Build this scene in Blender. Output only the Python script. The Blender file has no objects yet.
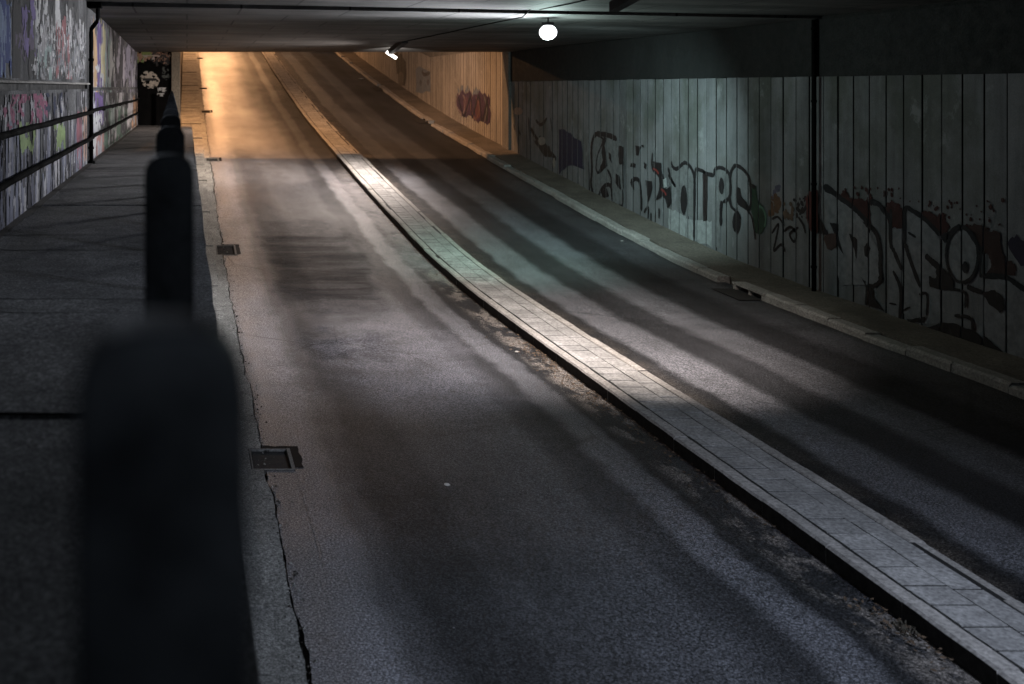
import bpy, bmesh, math, random
import numpy as np
from mathutils import Vector
random.seed(11)
rng = np.random.default_rng(5)
scene = bpy.context.scene
COL = scene.collection
R = math.radians

# ------------------------------------------------------------------ numbers
CAMZ = 4.10            # eye height over the lowest stretch of road (road z = 0)
F = 1000.0             # focal length in pixels of the 1024 wide frame
VPX, VPY = 187.0, 87.0 # where the tunnel direction meets the horizon
XW = 12.20             # face of the concrete board wall
XL = -1.91             # face of the painted wall
WALK = CAMZ - 1.48     # walkway level
YP = 38.4              # mouth of the underpass
YJ = 19.3              # expansion joint

PROF = [(-60, 0), (12, 0), (17, 0.0), (20, .03), (22.5, .13), (25.8, .40), (30.2, .82), (34, 1.20), (38, 1.62), (42, 2.03),
        (46, 2.50), (50, 3.02), (56, 3.87), (64, 5.05), (73, 6.45), (85, 8.3), (100, 10.4), (130, 13.5)]
_px = np.array([p[0] for p in PROF], float); _py = np.array([p[1] for p in PROF], float)
_yy = np.linspace(-60, 130, 1901)
_zz = np.interp(_yy, _px, _py)
_k = np.hanning(41); _k /= _k.sum()
_zs = np.convolve(np.pad(_zz, 20, mode='edge'), _k, mode='valid')
def zr(y): return float(np.interp(y, _yy, _zs))

# ------------------------------------------------------------------ object helpers
def tag(o, label=None, cat=None, group=None, kind=None):
    if label: o['label'] = label
    if cat: o['category'] = cat
    if group: o['group'] = group
    if kind: o['kind'] = kind
    return o
def thing(name, label, cat, loc=(0, 0, 0), group=None):
    o = bpy.data.objects.new(name, None); COL.objects.link(o)
    o.location = loc; o.empty_display_size = .2
    return tag(o, label, cat, group)
def smooth(me, on=True):
    me.polygons.foreach_set('use_smooth', [on] * len(me.polygons))
class MB:
    """collects shapes, builds one mesh object"""
    def __init__(s): s.v = []; s.f = []; s.m = []
    def quad(s, a, b, c, d, m=0):
        n = len(s.v); s.v += [a, b, c, d]; s.f.append((n, n+1, n+2, n+3)); s.m.append(m)
    def poly(s, pts, m=0):
        n = len(s.v); s.v += list(pts); s.f.append(tuple(range(n, n+len(pts)))); s.m.append(m)
    def hexa(s, p, m=0):
        n = len(s.v); s.v += list(p)
        for q in ((0, 3, 2, 1), (4, 5, 6, 7), (0, 1, 5, 4), (1, 2, 6, 5), (2, 3, 7, 6), (3, 0, 4, 7)):
            s.f.append(tuple(n+i for i in q)); s.m.append(m)
    def box(s, x0, x1, y0, y1, z0, z1, m=0):
        s.hexa([(x0, y0, z0), (x1, y0, z0), (x1, y1, z0), (x0, y1, z0), (x0, y0, z1), (x1, y0, z1), (x1, y1, z1), (x0, y1, z1)], m)
    def bbox(s, x0, x1, y0, y1, z0, z1, b=.01, m=0):
        """box with chamfered edges"""
        bm = bmesh.new(); bmesh.ops.create_cube(bm, size=1)
        for v in bm.verts: v.co = Vector(((x0+x1)/2+v.co.x*(x1-x0), (y0+y1)/2+v.co.y*(y1-y0), (z0+z1)/2+v.co.z*(z1-z0)))
        bmesh.ops.bevel(bm, geom=list(bm.edges), offset=b, segments=2, affect='EDGES', profile=.5)
        s.bm(bm, m)
    def bm(s, bm, m=0):
        bm.verts.index_update(); n = len(s.v); s.v += [tuple(v.co) for v in bm.verts]
        for f in bm.faces: s.f.append(tuple(n+v.index for v in f.verts)); s.m.append(m)
        bm.free()
    def tube(s, pts, r, seg=10, m=0, cap=True):
        pts = [Vector(p) for p in pts]; n0 = len(s.v); k = len(pts)
        for i, p in enumerate(pts):
            t = (pts[min(i+1, k-1)] - pts[max(i-1, 0)]).normalized()
            a = t.cross(Vector((0, 0, 1)))
            if a.length < .05: a = t.cross(Vector((0, 1, 0)))
            a.normalize(); b = t.cross(a).normalized()
            rr = r[i] if isinstance(r, (list, tuple)) else r
            for j in range(seg):
                an = 2*math.pi*j/seg
                s.v.append(tuple(p + a*math.cos(an)*rr + b*math.sin(an)*rr))
        for i in range(k-1):
            for j in range(seg):
                j2 = (j+1) % seg
                s.f.append((n0+i*seg+j, n0+i*seg+j2, n0+(i+1)*seg+j2, n0+(i+1)*seg+j)); s.m.append(m)
        if cap:
            s.f.append(tuple(n0+j for j in range(seg))[::-1]); s.m.append(m)
            s.f.append(tuple(n0+(k-1)*seg+j for j in range(seg))); s.m.append(m)
    def build(s, name, mats, parent=None, sm=False, fixn=True):
        me = bpy.data.meshes.new(name); me.from_pydata(s.v, [], s.f)
        if not isinstance(mats, (list, tuple)): mats = [mats]
        for mt in mats: me.materials.append(mt)
        if len(mats) > 1: me.polygons.foreach_set('material_index', s.m)
        if fixn:
            b = bmesh.new(); b.from_mesh(me); bmesh.ops.recalc_face_normals(b, faces=list(b.faces)); b.to_mesh(me); b.free()
        if sm: smooth(me)
        me.update()
        o = bpy.data.objects.new(name, me); COL.objects.link(o)
        if parent:
            o.parent = parent; o.location = -parent.location if parent.type == 'EMPTY' else (0, 0, 0)
        return o
def grid_sheet(name, xs, ys, zf, mat, parent=None):
    """a sheet over xs x ys; zf(x,y,i,j) -> (x,y,z)"""
    v = []; f = []; nx = len(xs)
    for j, y in enumerate(ys):
        for i, x in enumerate(xs): v.append(zf(x, y, i, j))
    for j in range(len(ys)-1):
        for i in range(nx-1): f.append((j*nx+i, j*nx+i+1, (j+1)*nx+i+1, (j+1)*nx+i))
    me = bpy.data.meshes.new(name); me.from_pydata(v, [], f); me.materials.append(mat); smooth(me); me.update()
    o = bpy.data.objects.new(name, me); COL.objects.link(o)
    if parent: o.parent = parent
    return o

# ------------------------------------------------------------------ value noise in python (for wobble and paint)
def vnoise(u, v, seed=0):
    u = np.asarray(u, float); v = np.asarray(v, float)
    iu = np.floor(u).astype(np.int64); iv = np.floor(v).astype(np.int64); fu = u-iu; fv = v-iv
    fu = fu*fu*(3-2*fu); fv = fv*fv*(3-2*fv)
    def h(a, b):
        n = (a*374761393 + b*668265263 + seed*974711) & 0x7fffffff
        n = ((n ^ (n >> 13))*1274126177) & 0x7fffffff
        return ((n ^ (n >> 16)) & 0xffff)/65535.0
    return (h(iu, iv)*(1-fu)+h(iu+1, iv)*fu)*(1-fv)+(h(iu, iv+1)*(1-fu)+h(iu+1, iv+1)*fu)*fv
def fnoise(u, v, seed=0, oct=4):
    t = 0; a = 1; s = 0
    for k in range(oct):
        t = t + a*vnoise(np.asarray(u)*2**k, np.asarray(v)*2**k, seed+k*7); s += a; a *= .55
    return t/s
def wob(y, amp, sc=1.0, seed=0): return float((fnoise(y*sc, seed*3.3, seed, 3)-.5)*2*amp)

# ------------------------------------------------------------------ node material builder
class NT:
    def __init__(s, name):
        s.mat = bpy.data.materials.new(name); s.mat.use_nodes = True
        s.t = s.mat.node_tree; s.t.nodes.clear()
        s.out = s.t.nodes.new('ShaderNodeOutputMaterial')
        s.p = s.t.nodes.new('ShaderNodeBsdfPrincipled')
        s.t.links.new(s.p.outputs[0], s.out.inputs[0])
        tc = s.t.nodes.new('ShaderNodeNewGeometry'); s.pos = tc.outputs['Position']
        sp = s.t.nodes.new('ShaderNodeSeparateXYZ'); s.t.links.new(s.pos, sp.inputs[0])
        s.X, s.Y, s.Z = sp.outputs
    def set(s, inp, v):
        if hasattr(v, 'is_linked') or hasattr(v, 'links'): s.t.links.new(v, inp)
        else:
            if isinstance(v, tuple) and len(v) == 3 and inp.type == 'RGBA': v = (*v, 1)
            inp.default_value = v
    def math(s, op, a, b=0.0, c=None, clamp=False):
        n = s.t.nodes.new('ShaderNodeMath'); n.operation = op; n.use_clamp = clamp
        s.set(n.inputs[0], a); s.set(n.inputs[1], b)
        if c is not None: s.set(n.inputs[2], c)
        return n.outputs[0]
    def vec(s, x, y, z):
        n = s.t.nodes.new('ShaderNodeCombineXYZ'); s.set(n.inputs[0], x); s.set(n.inputs[1], y); s.set(n.inputs[2], z); return n.outputs[0]
    def scl(s, sx, sy, sz, off=(0, 0, 0)):
        n = s.t.nodes.new('ShaderNodeMapping'); s.t.links.new(s.pos, n.inputs[0]); n.inputs['Scale'].default_value = (sx, sy, sz); n.inputs['Location'].default_value = off
        return n.outputs[0]
    def noise(s, scale, detail=4, rough=.55, vec=None, dist=0.0):
        n = s.t.nodes.new('ShaderNodeTexNoise'); s.t.links.new(vec if vec is not None else s.pos, n.inputs['Vector'])
        n.inputs['Scale'].default_value = scale; n.inputs['Detail'].default_value = detail; n.inputs['Roughness'].default_value = rough; n.inputs['Distortion'].default_value = dist
        return n.outputs['Fac']
    def voro(s, scale, vec=None, feature='F1', rnd=1.0):
        n = s.t.nodes.new('ShaderNodeTexVoronoi'); n.feature = feature; s.t.links.new(vec if vec is not None else s.pos, n.inputs['Vector'])
        n.inputs['Scale'].default_value = scale; n.inputs['Randomness'].default_value = rnd
        return n.outputs['Distance']
    def ramp(s, fac, stops, interp='LINEAR'):
        n = s.t.nodes.new('ShaderNodeValToRGB'); s.set(n.inputs[0], fac); cr = n.color_ramp; cr.interpolation = interp
        cr.elements.remove(cr.elements[1])
        for k, (p, c) in enumerate(stops):
            if k == 0: e = cr.elements[0]; e.position = p
            else: e = cr.elements.new(p)
            e.color = (c, c, c, 1) if not isinstance(c, tuple) else (*c, 1)
        return n.outputs[0]
    def mr(s, v, a, b, c=0.0, d=1.0, smooth=False):
        n = s.t.nodes.new('ShaderNodeMapRange'); s.set(n.inputs[0], v)
        n.inputs[1].default_value = a; n.inputs[2].default_value = b; n.inputs[3].default_value = c; n.inputs[4].default_value = d
        if smooth: n.interpolation_type = 'SMOOTHSTEP'
        return n.outputs[0]
    def mix(s, fac, a, b, blend='MIX'):
        n = s.t.nodes.new('ShaderNodeMix'); n.data_type = 'RGBA'; n.blend_type = blend; n.clamp_factor = True
        s.set(n.inputs[0], fac); s.set(n.inputs[6], a); s.set(n.inputs[7], b); return n.outputs[2]
    def bump(s, h, strength=.3, dist=.01):
        n = s.t.nodes.new('ShaderNodeBump'); n.inputs['Strength'].default_value = strength; n.inputs['Distance'].default_value = dist
        s.set(n.inputs['Height'], h); s.t.links.new(n.outputs[0], s.p.inputs['Normal'])
    def fin(s, col, rough=.8, spec=None, metal=0.0):
        s.set(s.p.inputs['Base Color'], col); s.set(s.p.inputs['Roughness'], rough); s.p.inputs['Metallic'].default_value = metal
        if spec is not None: s.set(s.p.inputs['Specular IOR Level'], spec)
        return s.mat

def concrete(name, lo, hi, stain=.55, tint=(1, .97, .92), vert=False, rough=.85, scale=1.0, grit=0, cell=0, spec=.3):
    n = NT(name)
    if vert: big = n.noise(1.0, 6, .6, n.scl(1.3*scale, 1.3*scale, .25*scale))
    else: big = n.noise(.8*scale, 6, .6)
    fine = n.noise(28, 5, .7); pits = n.voro(55)
    mid = n.noise(5*scale, 5, .65)
    f = n.math('ADD', n.math('MULTIPLY', big, .6), n.math('MULTIPLY', mid, .4))
    c = n.ramp(f, [(.3, tuple(lo*t for t in tint)), (.52, tuple((lo+hi)/2*t for t in tint)), (.72, tuple(hi*t for t in tint))])
    c = n.mix(.75, c, n.ramp(fine, [(.34, .25), (.5, .75), (.66, 1.25)]), 'MULTIPLY')
    blot = n.ramp(n.noise(.55*scale, 5, .7, n.scl(1, 1, .6 if vert else 1, (7, 3, 1))), [(.42, 0.0), (.62, 1.0)])
    c = n.mix(n.math('MULTIPLY', blot, stain), c, tuple(lo*.45*t for t in tint))
    if cell:
        wn = n.t.nodes.new('ShaderNodeTexWhiteNoise'); wn.noise_dimensions = '2D'
        n.t.links.new(n.vec(n.math('FLOOR', n.math('DIVIDE', n.X, .36)), n.math('FLOOR', n.math('DIVIDE', n.Y, cell)), 0.0), wn.inputs['Vector'])
        k = n.mr(wn.outputs['Value'], 0, 1, .82, 1.12); c = n.mix(1.0, c, n.vec(k, k, k), 'MULTIPLY')
    if grit:
        gz_ = n.noise(55, 4, .85)
        c = n.mix(.9, c, n.ramp(gz_, [(.36, .2), (.5, .85), (.64, 2.2)]), 'MULTIPLY'); fine = n.math('ADD', fine, gz_)
    n.bump(n.math('ADD', n.math('MULTIPLY', fine, .6), n.math('MULTIPLY', mid, .6)), .45+.3*grit, .012)
    return n.fin(c, n.mr(mid, .3, .7, rough-.15, rough+.1), spec)
def plain(name, col, rough=.5, metal=0.0, var=.3, nscale=9, spec=.4, bump=.1):
    n = NT(name); a = n.noise(nscale, 5, .65); b = n.noise(nscale*9, 3, .6)
    k = n.math('ADD', n.mr(a, .3, .7, 1-var, 1+var), n.mr(b, .3, .7, -var*.4, var*.4))
    c = n.mix(1.0, col, n.vec(k, k, k), 'MULTIPLY')
    n.bump(b, bump, .004)
    return n.fin(c, n.mr(a, .3, .7, max(.05, rough-.12), min(1, rough+.12)), spec, metal)
def glow(name, col, strength):
    n = NT(name); n.p.inputs['Emission Color'].default_value = (*col, 1); n.p.inputs['Emission Strength'].default_value = strength
    return n.fin((.8, .8, .8), .4)

# ------------------------------------------------------------------ materials
def asphalt_mat():
    n = NT('asphalt')
    # lengthwise wear: the wheel tracks wander a little
    wander = n.math('MULTIPLY', n.math('SUBTRACT', n.noise(.16, 2, .5, n.scl(.35, 1, 1)), .5), .45)
    edge = n.math('MULTIPLY', n.math('SUBTRACT', n.noise(1.4, 4, .6), .5), .32)
    xd = n.math('ADD', n.math('ADD', n.X, wander), edge)
    u = n.math('DIVIDE', xd, 12.0)
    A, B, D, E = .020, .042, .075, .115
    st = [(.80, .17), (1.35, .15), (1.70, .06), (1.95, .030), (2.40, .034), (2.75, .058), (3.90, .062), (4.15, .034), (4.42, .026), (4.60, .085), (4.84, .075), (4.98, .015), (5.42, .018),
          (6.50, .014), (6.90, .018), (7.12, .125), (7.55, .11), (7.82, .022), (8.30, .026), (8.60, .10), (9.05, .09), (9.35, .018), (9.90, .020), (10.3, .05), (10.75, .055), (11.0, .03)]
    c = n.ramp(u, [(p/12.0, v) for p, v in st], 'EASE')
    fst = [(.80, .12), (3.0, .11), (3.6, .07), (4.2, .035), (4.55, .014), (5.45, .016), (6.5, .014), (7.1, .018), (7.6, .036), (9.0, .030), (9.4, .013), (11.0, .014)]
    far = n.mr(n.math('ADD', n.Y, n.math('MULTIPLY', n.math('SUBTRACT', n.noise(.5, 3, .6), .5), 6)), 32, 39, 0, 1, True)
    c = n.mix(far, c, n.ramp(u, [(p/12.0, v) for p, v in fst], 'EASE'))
    # long blotches stretched along the traffic direction, patches and damp
    blot = n.noise(.42, 6, .62, n.scl(1.0, .42, 1))
    k = n.ramp(blot, [(.30, .45), (.5, 1.0), (.70, 1.55)])
    c = n.mix(1.0, c, k, 'MULTIPLY')
    cross = n.ramp(n.noise(.9, 5, .65, n.scl(.28, 1.0, 1, (3, 1, 0))), [(.34, .55), (.48, 1.0), (1.0, 1.0)])
    c = n.mix(.7, c, cross, 'MULTIPLY')
    # aggregate
    gr = n.noise(52, 5, .85); v = n.voro(95)
    # pale cement smears and grit close to the island kerb
    near = n.math('MULTIPLY', n.mr(n.X, 5.02, 5.22, 0, 1), n.mr(n.X, 5.52, 5.56, 1, 0))
    sm = n.ramp(n.noise(1.5, 6, .7, n.scl(1.3, .8, 1)), [(.47, 0.0), (.54, 1.0)])
    c = n.mix(n.math('MULTIPLY', n.math('MULTIPLY', n.math('MULTIPLY', near, sm), n.mr(n.Y, 30, 36, .6, 0.0)), 1.0), c, (.20, .175, .14))
    near2 = n.math('MULTIPLY', n.mr(n.X, 6.30, 6.36, 0, 1), n.mr(n.X, 6.6, 6.95, 1, 0))
    c = n.mix(n.math('MULTIPLY', n.math('MULTIPLY', near2, n.mr(n.noise(2.2, 5, .7), .4, .6)), .4), c, (.14, .115, .085))
    # concrete coloured gutter margin
    mg = n.mr(n.math('ADD', n.X, n.math('MULTIPLY', edge, 1.0)), 1.0, 1.6, 1, 0, True)
    c = n.mix(n.math('MULTIPLY', mg, n.mr(n.noise(1.1, 5, .65), .28, .6, .25, .85)), c, (.165, .148, .128))
    # fine cracks
    # a broad dark oily stain across the left lane and smaller ones
    def rng_(v, a, b, w): return n.math('MULTIPLY', n.mr(v, a-w, a+w, 0, 1, True), n.mr(v, b-w, b+w, 1, 0, True))
    yd = n.math('ADD', n.Y, n.math('MULTIPLY', n.math('SUBTRACT', n.noise(.8, 5, .65), .5), 5.0)); xs = n.math('ADD', n.X, n.math('MULTIPLY', n.math('SUBTRACT', n.noise(.7, 5, .6, n.scl(1, .5, 1, (4, 4, 4))), .5), 1.6))
    stn = n.math('MULTIPLY', rng_(yd, 18.5, 26.0, 1.6), rng_(xs, 1.9, 4.0, .3))
    stn = n.math('MULTIPLY', stn, n.mr(n.noise(1.0, 5, .65, n.scl(.3, 1.3, 1)), .35, .6, .45, 1.0))
    stn2 = n.math('MULTIPLY', rng_(yd, 15.4, 16.6, .5), rng_(xs, 2.1, 3.3, .3))
    stn = n.math('MAXIMUM', stn, n.math('MULTIPLY', stn2, .7))
    c = n.mix(n.math('MULTIPLY', stn, .8), c, (.010, .010, .011))
    sheen = n.math('MULTIPLY', rng_(yd, 12.6, 18.0, 1.5), rng_(xs, 2.3, 4.1, .4))  # lamp sheen on the left lane, put into the colour as a pale patch
    c = n.mix(n.math('MULTIPLY', sheen, n.mr(n.noise(1.3, 5, .7), .35, .6, .15, .85)), c, (.13, .127, .13))
    pale = n.math('MULTIPLY', rng_(yd, 21.5, 33.5, 1.5), rng_(xs, 4.75, 5.55, .22))
    c = n.mix(n.math('MULTIPLY', pale, n.mr(n.noise(1.7, 5, .7), .35, .6, .2, .9)), c, (.15, .14, .13))
    ck = n.ramp(n.voro(.33, n.mixv(n.scl(1, .7, 1), 1.8, .5) if hasattr(n, 'mixv') else n.scl(1, .7, 1), 'DISTANCE_TO_EDGE'), [(.0, 1.0), (.006, 0.0)])
    c = n.mix(n.math('MULTIPLY', ck, n.ramp(n.noise(.35, 2, .5), [(.5, 0.0), (.62, .8)])), c, (.008, .008, .008))
    c = n.mix(.95, c, n.ramp(gr, [(.39, .06), (.5, .75), (.61, 3.2)]), 'MULTIPLY')
    c = n.mix(.4, c, n.ramp(v, [(.05, 1.9), (.5, .9), (.9, .45)]), 'MULTIPLY')
    spk = n.ramp(n.voro(26), [(.05, 1.0), (.085, 0.0)])
    c = n.mix(n.math('MULTIPLY', spk, .6), c, (.34, .33, .31))
    spk2 = n.ramp(n.voro(3.1), [(.012, 1.0), (.02, 0.0)])
    c = n.mix(spk2, c, (.5, .49, .46))
    c = n.mix(1.0, c, (.95, .97, 1.07), 'MULTIPLY')
    ro = n.math('ADD', n.mr(blot, .3, .7, .66, .50), n.mr(gr, .3, .7, -.08, .10))
    glz = n.math('MULTIPLY', n.mr(n.Y, 37, 40, 0, 1), n.math('MULTIPLY', n.mr(n.X, .9, 1.3, 0, 1), n.mr(n.X, 2.6, 3.6, 1, 0)))
    bw = n.t.nodes.new('ShaderNodeRGBToBW'); n.t.links.new(n.ramp(u, [(p/12.0, v_) for p, v_ in st], 'EASE'), bw.inputs[0])
    pol = n.mr(bw.outputs[0], .02, .09, 0, 1)
    ro = n.math('ADD', n.math('ADD', ro, n.math('MULTIPLY', pol, -.10)), n.math('ADD', n.math('MULTIPLY', stn, .22), n.math('MULTIPLY', glz, -.13)))
    n.bump(n.math('ADD', n.math('MULTIPLY', gr, .8), n.math('MULTIPLY', v, .7)), .85, .014)
    spec = n.math('MULTIPLY', n.math('ADD', n.math('MULTIPLY', pol, .28), .20), n.math('SUBTRACT', 1.0, n.math('MULTIPLY', stn, .7)))
    spec = n.math('MULTIPLY', spec, n.mr(gr, .4, .6, .5, 1.4))
    spec = n.math('ADD', spec, n.math('MULTIPLY', glz, .5))
    n.set(n.p.inputs['Specular IOR Level'], spec)
    return n.fin(c, ro)
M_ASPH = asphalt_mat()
M_GUT = concrete('gutter_concrete', .20, .38, .55, (.98, .97, .90), scale=2.5, grit=.6)
M_KERB = concrete('kerb_concrete', .24, .42, .35, (1, .95, .88), scale=1.6)
M_PAVE = concrete('paving_concrete', .22, .42, .3, (1, .985, .95), scale=3.2, cell=.305)
M_FOOT = concrete('footpath_concrete', .11, .21, .6, (1, .88, .74), scale=1.2)
M_WALK = concrete('walkway_concrete', .10, .20, .6, (1, .98, .97), scale=2.6, grit=1)
M_LWALL = concrete('painted_wall_concrete', .07, .25, .75, (.98, .98, 1), vert=True, spec=.06)
M_CEIL_D = concrete('dark_joint', .012, .02, .3)
M_DIRT = plain('packed_dirt', (.035, .030, .025), .95, var=.5, nscale=30)
M_KERB_FACE = plain('dark_kerb_face', (.028, .027, .026), .85, var=.6, nscale=12, spec=.15)  # near-black tone for the left face of the island kerb stones
M_BLACK = plain('black_enamel', (.024, .025, .027), .6, var=.5, nscale=14, spec=.14)
M_IRON = plain('cast_iron', (.012, .012, .012), .8, .0, var=.5, nscale=25)
M_RUSTLIP = plain('worn_steel_lip', (.15, .145, .135), .75, 0.0, var=.5, nscale=40, spec=.15)
M_PIPE = plain('pipe_black_paint', (.004, .004, .004), .85, var=.4, spec=.03)
M_BAND = concrete('dark_painted_band', .012, .024, .4, (.92, 1.0, 1.0), vert=True)
M_TAN = concrete('sandy_render', .30, .5, .25, (1, .86, .66), vert=True)
M_RET = concrete('retaining_concrete', .12, .24, .6, (1, .96, .9), vert=True)

def board_mat(name, tint, lo, hi, algae=1.0):
    n = NT(name)
    # tone differs from board to board (a board is .43 m), stains run downwards
    cell = n.math('FLOOR', n.math('DIVIDE', n.math('SUBTRACT', n.Y, YJ-.12), .43))
    wn = n.t.nodes.new('ShaderNodeTexWhiteNoise'); wn.noise_dimensions = '1D'; n.t.links.new(cell, wn.inputs['W'])
    streak = n.noise(1.0, 6, .65, n.scl(1, 4.5, .35)); big = n.noise(.5, 5, .6); mid = n.noise(3.0, 5, .65); fine = n.noise(40, 4, .7)
    f = n.math('ADD', n.math('ADD', n.math('MULTIPLY', streak, .45), n.math('MULTIPLY', big, .3)), n.math('MULTIPLY', mid, .25))
    f = n.math('ADD', f, n.mr(wn.outputs['Value'], 0, 1, -.07, .07))
    c = n.ramp(f, [(.34, tuple(lo*t for t in tint)), (.52, tuple((lo*.4+hi*.6)*t for t in tint)), (.68, tuple(hi*t for t in tint))])
    # algae and damp in the upper part, in cloud-shaped spots
    al = n.math('MULTIPLY', n.ramp(n.noise(.75, 5, .65, n.scl(1, 1.1, .8, (0, 4, 2))), [(.46, 0.0), (.60, 1.0)]), n.mr(n.Z, 1.6, 3.4, .35*algae, .85*algae))
    c = n.mix(al, c, (.055, .062, .042))
    c = n.mix(.45, c, n.ramp(fine, [(.3, .4), (.6, .9), (.8, 1.0)]), 'MULTIPLY')
    pale = n.ramp(n.noise(2.2, 6, .7, n.scl(1, 1, .7, (9, 2, 5))), [(.60, 0.0), (.68, 1.0)])
    c = n.mix(n.math('MULTIPLY', pale, .45), c, tuple(hi*1.25*t for t in tint))
    n.bump(n.math('ADD', n.math('MULTIPLY', fine, .5), mid), .35, .012)
    return n.fin(c, .8, .3)
M_BOARD = board_mat('board_marked_concrete', (.98, 1.0, 1.04), .09, .22, .65)
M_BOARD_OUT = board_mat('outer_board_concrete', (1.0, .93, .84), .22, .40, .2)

def ceiling_mat():
    n = NT('ceiling_concrete')
    b = n.t.nodes.new('ShaderNodeTexBrick'); n.t.links.new(n.mixd(), b.inputs['Vector']) if hasattr(n, 'mixd') else n.t.links.new(n.pos, b.inputs['Vector'])
    b.inputs['Scale'].default_value = 1.0; b.inputs['Brick Width'].default_value = 2.1; b.inputs['Row Height'].default_value = 1.6; b.inputs['Mortar Size'].default_value = .025
    b.inputs['Color1'].default_value = (.8, .8, .8, 1); b.inputs['Color2'].default_value = (1.1, 1.1, 1.1, 1); b.inputs['Mortar'].default_value = (.12, .12, .12, 1); b.inputs['Mortar Smooth'].default_value = .3
    f = n.noise(.7, 6, .65, n.scl(.5, 1.4, 1)); fine = n.noise(22, 5, .7)
    c = n.ramp(f, [(.32, (.022, .022, .023)), (.46, (.07, .069, .067)), (.56, (.10, .099, .096)), (.70, (.19, .187, .18))])
    c = n.mix(1.0, c, b.outputs['Color'], 'MULTIPLY')
    c = n.mix(.5, c, n.ramp(fine, [(.3, .4), (.7, 1.0)]), 'MULTIPLY')
    n.bump(n.math('ADD', fine, f), .4, .015)
    return n.fin(c, .7, .35)
M_CEIL = ceiling_mat()

def paint_mat():
    n = NT('spray_paint'); a = n.t.nodes.new('ShaderNodeAttribute'); a.attribute_name = 'paint'
    k = n.mr(n.noise(18, 4, .65), .3, .7, .75, 1.15)
    c = n.mix(1.0, a.outputs['Color'], n.vec(k, k, k), 'MULTIPLY')
    n.bump(n.noise(40, 3, .6), .2, .004)
    return n.fin(c, .75, .10)
M_PAINT = paint_mat()
_pm = {}
def spray(col):
    if col not in _pm:
        n = NT('worn_spray_paint'); a = n.noise(7, 5, .65); b = n.noise(3.2, 6, .75, n.scl(1, 1.6, .7)); k = n.mr(a, .3, .7, .7, 1.3)
        c = n.mix(1.0, col, n.vec(k, k, k), 'MULTIPLY')
        c = n.mix(n.math('MULTIPLY', n.ramp(b, [(.56, 0.0), (.74, 1.0)]), .35), c, (.08, .088, .088))
        n.bump(n.noise(40, 4, .7), .3, .006)
        _pm[col] = n.fin(c, .75, .25)
    return _pm[col]
K = (.010, .010, .012)

# ------------------------------------------------------------------ ground, road, kerbs
ys_all = [y for y in np.arange(-14, 100.01, .5)]
def strip(name, x0f, x1f, dzf, mat, ys=ys_all, nx=2, parent=None):
    return grid_sheet(name, list(range(nx)), ys, lambda i, y, a, b: (lambda x: (x, y, zr(y)+dzf(x, y)))(x0f(y)+(x1f(y)-x0f(y))*i/(nx-1)), mat, parent)

DRAINS = [(11.0, .62), (23.7, .95), (36.4, .7), (49.0, .8), (57.0, .5), (71.0, .6)]
DX0, DX1 = .70, 1.16
def crack_x(y): return .845 + wob(y, .045, 1.9, 3) + wob(y, .02, 6, 4)
# carriageway, one sheet up to the gutter band; the band itself is left open over each gully
ysr = [y for y in np.arange(-14, 100.01, .4)]
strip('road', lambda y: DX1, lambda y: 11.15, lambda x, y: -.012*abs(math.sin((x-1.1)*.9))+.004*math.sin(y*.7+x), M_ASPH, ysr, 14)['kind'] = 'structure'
gb = MB(); fine_ys = list(np.arange(-14, 100, .12))
def in_drain(a, b):
    for (yc, L) in DRAINS:
        if b > yc-L/2 and a < yc+L/2: return True
    return False
cuts = sorted(set([round(y, 3) for y in fine_ys] + [round(yc+s*L/2, 3) for yc, L in DRAINS for s in (-1, 1)]))
for a, b in zip(cuts[:-1], cuts[1:]):
    if b-a < 1e-4: continue
    if in_drain(a+1e-4, b-1e-4): continue
    cw = lambda yy: crack_x(yy)+.004+.06*max(0, wob(yy, 1, 1.1, 9)-.05)+.02*abs(wob(yy, 1, 7.3, 19)); ca, cb = cw(a), cw(b)
    gb.quad((ca, a, zr(a)+.001), (DX1, a, zr(a)), (DX1, b, zr(b)), (cb, b, zr(b)+.001), 0)
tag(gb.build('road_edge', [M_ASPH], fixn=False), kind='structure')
# gutter slab between the low kerb and the open crack
gs = MB()
for a, b in zip(cuts[:-1], cuts[1:]):
    if b-a < 1e-4: continue
    w = lambda y: crack_x(y)-.004-.035*max(0, wob(y, 1, 2.4, 12))-.02*abs(wob(y, 1, 9, 22))
    lim = DX0-.01 if in_drain(a+1e-4, b-1e-4) else None
    xa, xb = (w(a), w(b)) if lim is None else (min(lim, w(a)), min(lim, w(b)))
    za, zb = zr(a)+.012+wob(a, .006, 2, 5), zr(b)+.012+wob(b, .006, 2, 5)
    gs.quad((.60, a, za), (xa, a, za), (xb, b, zb), (.60, b, zb))
    gs.quad((xa, a, za), (xa, a, za-.09), (xb, b, zb-.09), (xb, b, zb))
tag(gs.build('gutter', [M_GUT], fixn=False), kind='structure')
# soil bed seen in the bottom of the crack
strip('crack_bed', lambda y: .55, lambda y: DX1+.02, lambda x, y: -.07, M_DIRT, [y for y in np.arange(-14, 100.01, 1.0)])['kind'] = 'structure'
# lower terrain under everything, to the horizon
def terr(x, y, i, j):
    return (x, y, zr(y)-.45 if -3 < x < 14 else zr(min(y, 100))-.45)
grid_sheet('ground', [-400, -60, -2.9, 13.0, 60, 400], [-400, -60] + list(np.arange(-14, 100, 4)) + [130, 400], terr, M_DIRT)['kind'] = 'structure'

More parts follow.
